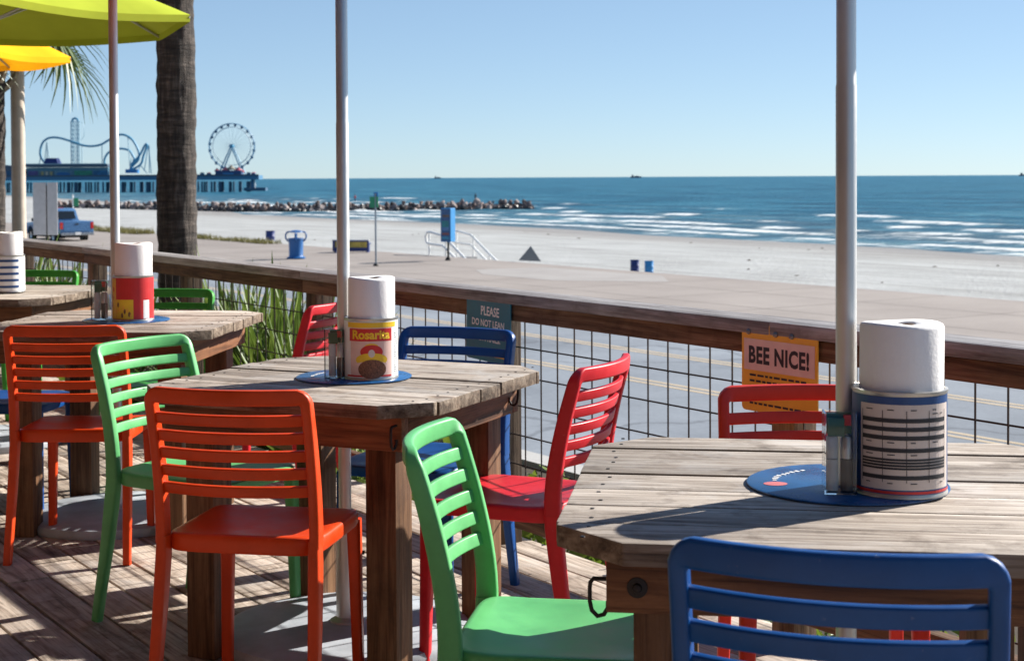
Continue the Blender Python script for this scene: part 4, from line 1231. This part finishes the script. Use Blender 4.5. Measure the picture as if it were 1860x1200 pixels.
# ================================================================== TRUCK
def truck():
    o = thing('pickup_truck', 'silver blue pickup truck parked with its tailgate to the camera', 'truck', (-24.05, 83.6, ZR+.0), SHORE_ROT+PI+R(4))
    # local +X is forward, rear bumper near x=0
    PT = plain('truck_paint', (.09, .20, .38), .25, .3, var=.04)  # blue deepened to carry sky reflected on the shaded tailgate
    GL = plain('tinted_glass', (.01, .013, .016), .06, spec=.8)
    BK = plain('black_rubber', (.012, .012, .012), .8)
    CH = plain('bumper_chrome', (.35, .37, .40), .25, .9)
    RL = plain('tail_light_red', (.55, .01, .01), .2)
    def side(poly, y0, y1): 
        return MB().prism(poly, y0, y1, Matrix.Rotation(PI/2, 4, 'X'))
    low = [(0, .55), (0, 1.22), (1.95, 1.22), (1.95, 1.20), (3.75, 1.20), (3.95, 1.14), (5.25, 1.04), (5.38, .9), (5.38, .5), (4.9, .45), (4.72, .78), (4.38, .92), (4.02, .78), (3.85, .42), (1.55, .42), (1.40, .78), (1.06, .92), (.70, .78), (.55, .48)]
    b_ = side(low, -.98, .98); b_.obj('body', PT, o, smooth=30, bevel=.03)
    cab = [(1.97, 1.2), (2.12, 1.80), (2.30, 1.90), (3.15, 1.90), (3.35, 1.84), (3.98, 1.2)]
    mb = MB(); n = len(cab); vs = []
    for y, k in ((-1, .0), (1, .0)):
        for x, z in cab: vs.append((x, y*(.95-.16*(z-1.2)/.7), z))
    mb.add(vs, [tuple(range(n-1, -1, -1)), tuple(range(n, 2*n))] + [(i, (i+1) % n, n+(i+1) % n, n+i) for i in range(n)])
    mb.obj('cab', PT, o, smooth=30, bevel=.04)
    MB().add([(1.965, -.74, 1.30), (1.965, .74, 1.30), (2.075, .68, 1.74), (2.075, -.68, 1.74)], [(0, 1, 2, 3)]).obj('rear_window', GL, o, (-.02, 0, 0))
    MB().add([(3.44, -.74, 1.80), (3.44, .74, 1.80), (3.93, .86, 1.27), (3.93, -.86, 1.27)], [(0, 1, 2, 3)]).obj('windscreen', GL, o, (.03, 0, .03))
    for sy in (-1, 1):
        for (x0, x1, x2, x3) in ((2.12, 2.88, 2.82, 2.22), (2.94, 3.82, 3.32, 2.88)):
            vs = [(x0, sy*.945, 1.26), (x1, sy*.945, 1.26), (x2, sy*.845, 1.78), (x3, sy*.845, 1.78)]
            MB().add(vs, [(0, 1, 2, 3)]).obj('side_window', GL, o, (0, sy*.012, 0))
        MB().box((-.012, sy*.88, .98), (.03, .17, .36)).obj('tail_light', RL, o, bevel=.01)
        MB().box((5.37, sy*.78, .86), (.05, .30, .16)).obj('headlight', M['white_print'], o, bevel=.02)
        MB().box((3.6, sy*1.09, 1.26), (.12, .20, .18)).obj('mirror', BK, o, bevel=.03)
    MB().box((-.014, 0, .92), (.02, 1.50, .50)).obj('tailgate', PT, o, bevel=.012)
    MB().box((-.03, 0, 1.06), (.02, .22, .07)).obj('handle', BK, o, bevel=.006)
    MB().box((-.10, 0, .53), (.16, 1.86, .17)).obj('bumper', CH, o, bevel=.03)
    MB().box((-.19, 0, .55), (.012, .32, .15)).obj('number_plate', M['white_print'], o, bevel=.004)
    MB().box((2.36, 0, 1.93), (.05, .36, .03)).obj('brake_light', RL, o)
    MB().box((2.7, 0, .42), (4.4, 1.4, .22)).obj('underbody', BK, o)
    ty = MB().lathe([(.22, -.12), (.34, -.12), (.37, -.09), (.37, .09), (.34, .12), (.22, .12)], 28)
    ty.v = [(x, z, y) for x, y, z in ty.v]
    tm = ty.mesh('tyre', BK, smooth=40)
    rm = MB().lathe([(0, .06), (.10, .08), (.22, .10), (.225, -.10), (0, -.10)], 20); rm.v = [(x, z, y) for x, y, z in rm.v]; rmm = rm.mesh('rim', CH, smooth=40)
    for x in (1.05, 4.38):
        for sy in (-1, 1):
            wh = link('wheel', tm, o, (x, sy*.84, .37)); link('rim', rmm, wh, (0, 0, 0))
    return o
truck()

# ================================================================== JETTY
GR = None
mt, t, b = newmat('pink_granite')
v = coords(t)
oi = t.nodes.new('ShaderNodeObjectInfo')
c = ramp(t, oi.outputs['Random'], [(0, (.10, .075, .07)), (.35, (.20, .145, .13)), (.75, (.30, .23, .21)), (1, (.38, .32, .30))])
n1 = noise_(t, v, 2.5, 5, .7)
c = mixc(t, 1, c, ramp(t, n1, [(.3, (.6, .6, .6)), (.7, (1.2, 1.2, 1.2))]), 'MULTIPLY')
t.links.new(c, b.inputs['Base Color']); setf(b, 'Roughness', .85); bump_(t, b, n1, .6, .1)
GR = mt
mt, t, b = newmat('wet_rock'); setf(b, 'Base Color', (.035, .03, .03, 1)); setf(b, 'Roughness', .4)
v = coords(t); t.links.new(ramp(t, noise_(t, v, 3, 4), [(.3, (.02, .018, .018)), (.7, (.06, .05, .048))]), b.inputs['Base Color'])
WET = mt
def rock_mesh(seed):
    bm = bmesh.new(); bmesh.ops.create_icosphere(bm, subdivisions=2, radius=1)
    rnd = random.Random(seed)
    pl = [(Vector((rnd.gauss(0, 1), rnd.gauss(0, 1), rnd.gauss(0, 1))).normalized(), rnd.uniform(.5, .85)) for _ in range(9)]
    for v_ in bm.verts:
        for n_, d in pl:
            q = v_.co.dot(n_)
            if q > d: v_.co -= n_*(q-d)
    me = bpy.data.meshes.new('rock'); bm.to_mesh(me); bm.free(); return me
rocks = []
for k in range(6):
    me = rock_mesh(k); me.materials.append(GR); rocks.append(me)
wets = []
for k in range(3):
    me = rock_mesh(k+20); me.materials.append(WET); wets.append(me)
JP = [Vector(q) for q in ((-118, 392, 0), (-98, 376, 0), (-80, 362, 0), (-55, 348, 0), (-30, 355, 0), (4.5, 366.5, 0))]
seglen = [0]
for a, b_ in zip(JP, JP[1:]): seglen.append(seglen[-1]+(b_-a).length)
def jet(d):
    for i in range(len(JP)-1):
        if d <= seglen[i+1] or i == len(JP)-2:
            f = (d-seglen[i])/(seglen[i+1]-seglen[i]); tg = (JP[i+1]-JP[i]).normalized()
            return JP[i].lerp(JP[i+1], f), Vector((-tg.y, tg.x, 0))
jetty = thing('rock_jetty', 'low jetty of pink granite boulders running from beach into sea', 'jetty', (JP[3].x, JP[3].y, ZW))
jl = Vector((JP[3].x, JP[3].y, 0))
LJ = seglen[-1]
mb = MB(); n = 60; vs = []
for i in range(n+1):
    q, nn = jet(LJ*i/n); q = q-jl
    for w_, z in ((-4.2, -.5), (-2.0, .8), (0, 1.25), (2.0, .8), (4.2, -.5)): vs.append(tuple(q+nn*w_+Vector((0, 0, z))))
mb.add(vs, [(5*i+k, 5*i+k+1, 5*(i+1)+k+1, 5*(i+1)+k) for i in range(n) for k in range(4)]).obj('core', WET, jetty)
rnd = random.Random(12)
for layer, (w_, z, cnt, sz) in enumerate(((-3.6, .15, 96, .85), (-2.1, .85, 100, .95), (-.3, 1.45, 98, .85))):
    for i in range(cnt):
        q, nn = jet(LJ*(i+rnd.uniform(-.4, .4)+.5)/cnt); q = q-jl
        me = wets[rnd.randrange(3)] if (layer == 0 and rnd.random() < .7) or (layer == 1 and rnd.random() < .25) else rocks[rnd.randrange(6)]
        r_ = link('rock', me, jetty, tuple(q+nn*(w_+rnd.uniform(-.5, .5))+Vector((0, 0, z+rnd.uniform(-.3, .35)))))
        k = sz*.88*rnd.uniform(.6, 1.25); r_.scale = (k*rnd.uniform(.8, 1.35), k, k*rnd.uniform(.7, 1)); r_.rotation_euler = (rnd.uniform(0, 6), rnd.uniform(0, 6), rnd.uniform(0, 6))
# two people standing far out on the jetty
def person(label, loc, rz, top, legs):
    me = bpy.data.meshes.new('body')
    V = [(0, 0, .95), (0, 0, 1.2), (0, 0, 1.42), (0, 0, 1.53), (0, 0.01, 1.66), (0, 0.01, 1.76), (.19, 0, 1.40), (.25, .03, 1.14), (.24, .16, .98), (-.19, 0, 1.40), (-.25, .03, 1.14), (-.22, .20, 1.02), (.10, 0, .90), (.12, .02, .48), (.13, -.01, .07), (.13, .12, .03), (-.10, 0, .90), (-.12, .02, .48), (-.13, -.01, .07), (-.13, .12, .03)]
    Ed = [(0, 1), (1, 2), (2, 3), (3, 4), (4, 5), (2, 6), (6, 7), (7, 8), (2, 9), (9, 10), (10, 11), (0, 12), (12, 13), (13, 14), (14, 15), (0, 16), (16, 17), (17, 18), (18, 19)]
    rad = [.15, .14, .15, .06, .10, .07, .065, .05, .04, .065, .05, .04, .09, .065, .045, .04, .09, .065, .045, .04]
    me.from_pydata(V, Ed, [])
    o = thing('person', label, 'person', loc, rz)
    bo = link('body', me, o)
    sk = bo.modifiers.new('skin', 'SKIN'); 
    for i, d in enumerate(me.skin_vertices[0].data): d.radius = (rad[i], rad[i]*.85); d.use_root = (i == 0)
    ss_ = bo.modifiers.new('sub', 'SUBSURF'); ss_.levels = 1; ss_.render_levels = 1
    dg = bpy.context.evaluated_depsgraph_get()
    nm = bpy.data.meshes.new_from_object(bo.evaluated_get(dg))
    bo.modifiers.clear(); bo.data = nm
    nm.materials.clear(); nm.materials.append(top); nm.materials.append(legs); nm.materials.append(plain('skin_tone', (.35, .2, .14), .6))
    for p_ in nm.polygons:
        z = p_.center.z; p_.material_index = 2 if z > 1.50 or (abs(p_.center.x) > .2 and z < 1.12 and z > .85) else (1 if z < .95 else 0)
    nm.shade_smooth()
    MB().lathe([(0, 1.84), (.07, 1.82), (.105, 1.75), (.11, 1.70), (.09, 1.68)], 12).obj('hair', plain('dark_hair', (.02, .015, .01), .7), o, (0, -.01, .0), smooth=60)
    return o
q, nn = jet(LJ*.90)
person('person in dark clothes standing near the outer end of the jetty', (q.x, q.y, ZW+2.0), R(-30), plain('dark_jacket', (.03, .03, .04), .8), plain('dark_trousers', (.02, .02, .03), .8))
q, nn = jet(LJ*.69)
person('person in a red top standing on the jetty beside the second pole', (q.x, q.y, ZW+2.0), R(40), plain('red_top', (.4, .04, .05), .8), plain('navy_trousers', (.02, .03, .08), .8))
# green beach flag far left
o = thing('beach_flag', 'small green flag on a white pole on the far beach above the truck', 'flag', (-58, 200, -5.9))
MB().tube([(0, 0, 0), (0, 0, 5.2)], .10, 8).obj('pole', WHITE, o, smooth=60)
MB().box((.35, 0, 4.2), (.75, .05, 1.1)).obj('banner', GREEN, o)

# ================================================================== PIER
PY = 873.0
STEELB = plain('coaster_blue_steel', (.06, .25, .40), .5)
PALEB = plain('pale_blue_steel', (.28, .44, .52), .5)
PIERC = plain('pier_concrete_hazed', (.05, .16, .28), .7)  # blue haze of distance put into the pier colours, no volume built
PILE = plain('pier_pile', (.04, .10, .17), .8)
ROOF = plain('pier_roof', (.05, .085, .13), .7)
def PX(u): return (u-930)/2750*PY
def PZ(v): return EYE + (326.5-v)/2750*PY
pier = thing('amusement_pier', 'long dark amusement pier on piles standing in the sea', 'pier', (PX(200), PY, ZW))
po = Vector((PX(200), PY, ZW))
def pl(x, y, z): return (x-po.x, y-po.y, z-po.z)
x0, x1 = PX(-260), PX(472)
MB().box(pl((x0+x1)/2, PY+4, PZ(324.5)), (x1-x0, 14, 2.4)).obj('deck', PIERC, pier)
MB().box(pl((x0+x1)/2, PY-3.2, PZ(320.2)), (x1-x0, .3, .9)).obj('parapet', ROOF, pier)
pmesh = MB().tube([(0, 0, 0), (0, 0, 6.6)], .55, 8).mesh('pile', PILE, smooth=60)
pm2 = MB().tube([(0, 0, 0), (0, 0, 6.6)], 1.1, 8).mesh('pile', PILE, smooth=60)
x = x0+2; k = 0
rnd = random.Random(4)
while x < x1-2:
    for yy in (0, 5, 10):
        link('pile', pm2 if (k % 4 == 0 and yy == 0) else pmesh, pier, pl(x+rnd.uniform(-.6, .6), PY+yy, ZW-.6))
    x += 5.2; k += 1
MB().box(pl(PX(464), PY+2, PZ(346)), (12.4, 8, 1.8)).obj('landing_stage', PILE, pier)
MB().box(pl(PX(458), PY+2, PZ(336)), (1.6, 1.6, 5.5)).obj('landing_post', PIERC, pier)
MB().box(pl(PX(462), PY+2, PZ(338)), (.8, .8, 6.5)).obj('landing_post', WHITE, pier)
# hall
hall = thing('pier_hall', 'long pier hall with coloured mural wall and flat dark roof', 'building', (PX(121), PY+6, PZ(321)))
ho = Vector((PX(121), PY+6, PZ(321)))
def hl(u, dy, v): return (PX(u)-ho.x, dy, PZ(v)-ho.z)
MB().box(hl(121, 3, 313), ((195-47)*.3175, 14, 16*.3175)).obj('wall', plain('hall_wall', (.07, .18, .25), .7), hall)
MB().box(hl(119, 3, 301.5), ((196-44)*.3175, 17, 5.5*.3175)).obj('roof', ROOF, hall)
MB().box(hl(119, -5.6, 298.2), ((196-46)*.3175, .4, 1.2*.3175)).obj('roof_edge', PALEB, hall)
for (u0, u1, c_) in ((50, 68, (.09, .08, .22)), (70, 97, (.10, .17, .19)), (98, 130, (.09, .20, .27)), (134, 166, (.03, .22, .14)), (169, 194, (.02, .12, .24))):
    MB().box(hl((u0+u1)/2, -4.1, 316), ((u1-u0)*.3175, .25, 10*.3175)).obj('mural_panel', plain('mural_paint', c_, .7, var=.25, scale=.5), hall)
for (u, c_) in ((76, (.35, .30, .12)), (84, (.40, .38, .30)), (92, (.36, .30, .14))): MB().box(hl(u, -4.3, 316), (1.3, .2, 2.4)).obj('mural_panel', plain('mural_paint', c_, .7), hall)
e = MB(); e.prism([(4.0*math.cos(2*PI*k/20), 1.2*math.sin(2*PI*k/20)) for k in range(20)], -.1, .1, Matrix.Rotation(PI/2, 4, 'X')); e.obj('mural_panel', plain('mural_paint', (.02, .13, .32), .7), hall, hl(114, -4.4, 317))
bx_ = MB(); bx_.box((0, 0, 0), (27*.3175, 8, 11*.3175), taper=.7); bx_.obj('roof_housing', DBLUE, hall, hl(88, 3, 293))
side = thing('pier_kiosk', 'low dark blue pier building at the left edge', 'building', (PX(12), PY+6, PZ(321)))
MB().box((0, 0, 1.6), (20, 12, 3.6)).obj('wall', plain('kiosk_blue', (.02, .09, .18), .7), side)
MB().prism([(-9.5, 0), (9.5, 0), (5, 2.4), (-3, 3.4)], -5.5, 5.5, Matrix.Rotation(PI/2, 4, 'X')).obj('roof', ROOF, side, (0, 0, 3.42))
# drop tower
dt = thing('drop_tower', 'tall slim pale blue lattice drop tower on the pier', 'amusement ride', (PX(120), PY+20, PZ(322)))
hT = PZ(219)-PZ(322)
mb = MB(); hw = 1.9
for sx in (-1, 1):
    for sy in (-1, 1): mb.tube([(sx*hw, sy*hw, 0), (sx*hw, sy*hw, hT)], .38, 6)
for i in range(13):
    z0, z1 = hT*i/13, hT*(i+1)/13
    for sy in (-1, 1):
        mb.tube([(-hw, sy*hw, z0), (hw, sy*hw, z1)], .14, 4); mb.tube([(hw, sy*hw, z0), (-hw, sy*hw, z1)], .14, 4); mb.tube([(-hw, sy*hw, z1), (hw, sy*hw, z1)], .16, 4)
mb.obj('lattice', PALEB, dt, smooth=60)
MB().tube([(-hw, 0, hT), (-hw*.7, 0, hT+1.3), (0, 0, hT+1.9), (hw*.7, 0, hT+1.3), (hw, 0, hT)], .65, 8).obj('crown', STEELB, dt, smooth=60)
MB().tube([(hw+.6, 0, hT), (hw+2.6, 0, hT-1.2), (hw+3.6, 0, hT-5), (hw+3.3, 0, hT-8.6), (hw+1.6, 0, hT-11)], .16, 6).obj('cable_loop', PALEB, dt, smooth=60)
# roller coaster
rc = thing('roller_coaster', 'blue steel roller coaster track on the pier', 'amusement ride', (PX(160), PY+16, PZ(322)))
ro = Vector((PX(160), PY+16, PZ(322)))
def rp(q, dy=0): return Vector(((PX(30+q[0]/7.154)-ro.x), dy, PZ(200+q[1]/7.154)-ro.z))
def smooth_path(P, k=4):
    out = []
    for i in range(len(P)-1):
        p0, p1, p2, p3 = P[max(0, i-1)], P[i], P[i+1], P[min(len(P)-1, i+2)]
        for j in range(k):
            t_ = j/k; out.append(.5*((2*p1)+(p2-p0)*t_+(2*p0-5*p1+4*p2-p3)*t_*t_+(3*p1-p0-3*p2+p3)*t_**3))
    return out+[P[-1]]
tr1 = [(290, 720), (235, 650), (205, 590), (203, 520), (230, 430), (275, 380), (330, 355), (400, 350), (480, 362), (560, 385), (650, 415), (750, 450), (870, 468), (1000, 450), (1100, 395), (1200, 340), (1280, 315), (1360, 338), (1430, 395), (1480, 480), (1510, 570), (1500, 650), (1440, 715), (1380, 790)]
tr2 = [(1015, 720), (1015, 650), (1045, 580), (1110, 525), (1200, 500), (1290, 505), (1350, 530), (1390, 590), (1410, 640), (1385, 720), (1370, 790)]
tr3 = [(1420, 720), (1500, 640), (1560, 560), (1600, 480), (1630, 445), (1635, 480), (1590, 600), (1570, 680), (1530, 730), (1440, 780)]
for tr, dy in ((tr1, 0), (tr2, 6), (tr3, -4)):
    P = smooth_path([rp(q, dy) for q in tr])
    MB().tube(P, .62, 8).obj('track', STEELB, rc, smooth=60)
    P2 = [p_+Vector((0, 1.6, .25)) for p_ in P]; MB().tube(P2, .3, 6).obj('track_rail', STEELB, rc, smooth=60)
sup = [((285, 400), (240, 800)), ((285, 400), (345, 800)), ((290, 420), (290, 800)), ((205, 590), (160, 800)), ((750, 455), (750, 800)), ((1015, 455), (1015, 800)), ((1035, 640), (1035, 800)), ((1360, 345), (1385, 800)), ((1630, 450), (1570, 800)), ((1630, 450), (1665, 830)), ((1640, 470), (1640, 830)), ((1520, 720), (1610, 830)), ((1520, 720), (1480, 830)), ((1400, 630), (1390, 820))]
for a, b_ in sup: MB().tube([rp(a, 1), rp(b_, 1)], .28, 6).obj('support', PALEB, rc, smooth=60)
MB().box(rp((1420, 800), 0), (7, 5, 2.2)).obj('station', plain('station_blue', (.02, .17, .42), .6), rc)
# ferris wheel
fwz = PZ(266.9); rw = 13.2
wheel = thing('ferris_wheel', 'white and blue ferris wheel near the end of the pier', 'ferris wheel', (PX(415.2), PY+12, PZ(322)))
wo = Vector((0, 0, fwz-PZ(322)))
def ring(r_, tr_, dy, mat, nm, n=72):
    P = [wo+Vector((r_*math.cos(2*PI*k/n), dy, r_*math.sin(2*PI*k/n))) for k in range(n+1)]
    MB().tube(P, tr_, 6, cap=False).obj(nm, mat, wheel, smooth=60)
WB = plain('wheel_blue', (.10, .25, .40), .5); WP = plain('wheel_pale', (.34, .42, .48), .5)
for dy in (-1.2, 1.2):
    ring(rw, .22, dy, WB, 'rim'); ring(rw*.84, .13, dy, WP, 'inner_rim')
for k in range(40):
    a = 2*PI*k/40
    MB().tube([wo+Vector((0, (-1.2 if k % 2 else 1.2), 0)), wo+Vector((rw*math.cos(a), (-1.2 if k % 2 else 1.2), rw*math.sin(a)))], .065, 4).obj('spoke', WP, wheel)
gm = MB().lathe([(0, .2), (.35, .15), (.85, -.35), (.85, -1.15), (.6, -1.75), (0, -1.85)], 10).mesh('gondola', plain('gondola_navy', (.02, .07, .14), .5), smooth=40)
for k in range(20):
    a = 2*PI*(k+.5)/20; link('gondola', gm, wheel, tuple(wo+Vector((rw*.985*math.cos(a), 0, rw*.985*math.sin(a)+.3))))
MB().tube([wo+Vector((0, -3, 0)), wo+Vector((0, 3, 0))], 1.1, 12).obj('hub', STEELB, wheel, smooth=40)
for sx in (-1, 1):
    for sy in (-1, 1): MB().tube([wo+Vector((0, sy*2.6, 0)), Vector((sx*7.6, sy*5, 0))], .42, 6).obj('support_leg', STEELB, wheel, smooth=60)
bs = thing('ride_station', 'red and navy boarding building under the ferris wheel', 'building', (PX(415), PY+4, PZ(322)))
MB().box((0, 0, 1.6), (15, 8, 3.4)).obj('wall', plain('station_navy', (.02, .06, .16), .6), bs)
MB().box((0, -4.1, 1.0), (6, .2, 1.7)).obj('shutter', plain('shutter_blue', (.03, .20, .42), .6), bs)
RD = plain('tent_red', (.50, .12, .14), .7)
for (x, z, s_) in ((-7, 4.0, 1.6), (-2.0, 4.3, 2.2), (1.2, 4.9, 2.6), (5.5, 4.0, 2.2), (7.6, 3.4, 1.2)):
    MB().lathe([(0, s_*.9), (s_*.55, s_*.35), (s_, 0), (s_*.95, -.6), (0, -.6)], 12).obj('tent_roof', RD if x != 1.2 else plain('tent_sand', (.25, .22, .17), .7), bs, (x, -1, z-.6), smooth=40)
for (u, c_, lab) in ((368, ROOF, 'tiny dark roofed stall on the pier just right of the palm trunk'), (380, RD, 'tiny red roofed stall on the pier left of the ferris wheel'), (452, ROOF, 'tiny dark roofed stall on the pier right of the ferris wheel'), (461, RD, 'tiny red roofed stall at the seaward end of the pier')):
    b2 = thing('pier_stall', lab, 'stall', (PX(u), PY, PZ(321.5)), 0, 'small stalls on the pier deck')
    MB().box((0, 0, .8), (2.2, 2, 1.6)).obj('wall', PIERC, b2); MB().box((0, 0, 1.85), (2.6, 2.4, .5), taper=.4).obj('roof', c_, b2)

# ---- ships on the horizon
for (u, y_, L, lab) in ((1155, 9000, 62, 'tiny dark cargo ship on the horizon right of centre'), (1862, 9000, 70, 'tiny dark ship on the horizon at the right edge'), (795, 11000, 46, 'very faint small ship on the horizon left of centre')):
    o = thing('cargo_ship', lab, 'ship', ((u-930)/2750*y_, y_, ZW), 0, 'ships on the horizon')
    hull = plain('ship_hull', (.10, .13, .18), .7)
    MB().prism([(-L/2, 0), (L/2, 0), (L/2+4, 9), (-L/2-2, 8)], -6, 6, Matrix.Rotation(PI/2, 4, 'X')).obj('hull', hull, o)
    MB().box((-L*.30, 0, 13), (L*.16, 10, 11)).obj('bridge_house', hull, o)
    MB().box((L*.1, 0, 10.5), (L*.35, 9, 4)).obj('deck_cargo', hull, o)
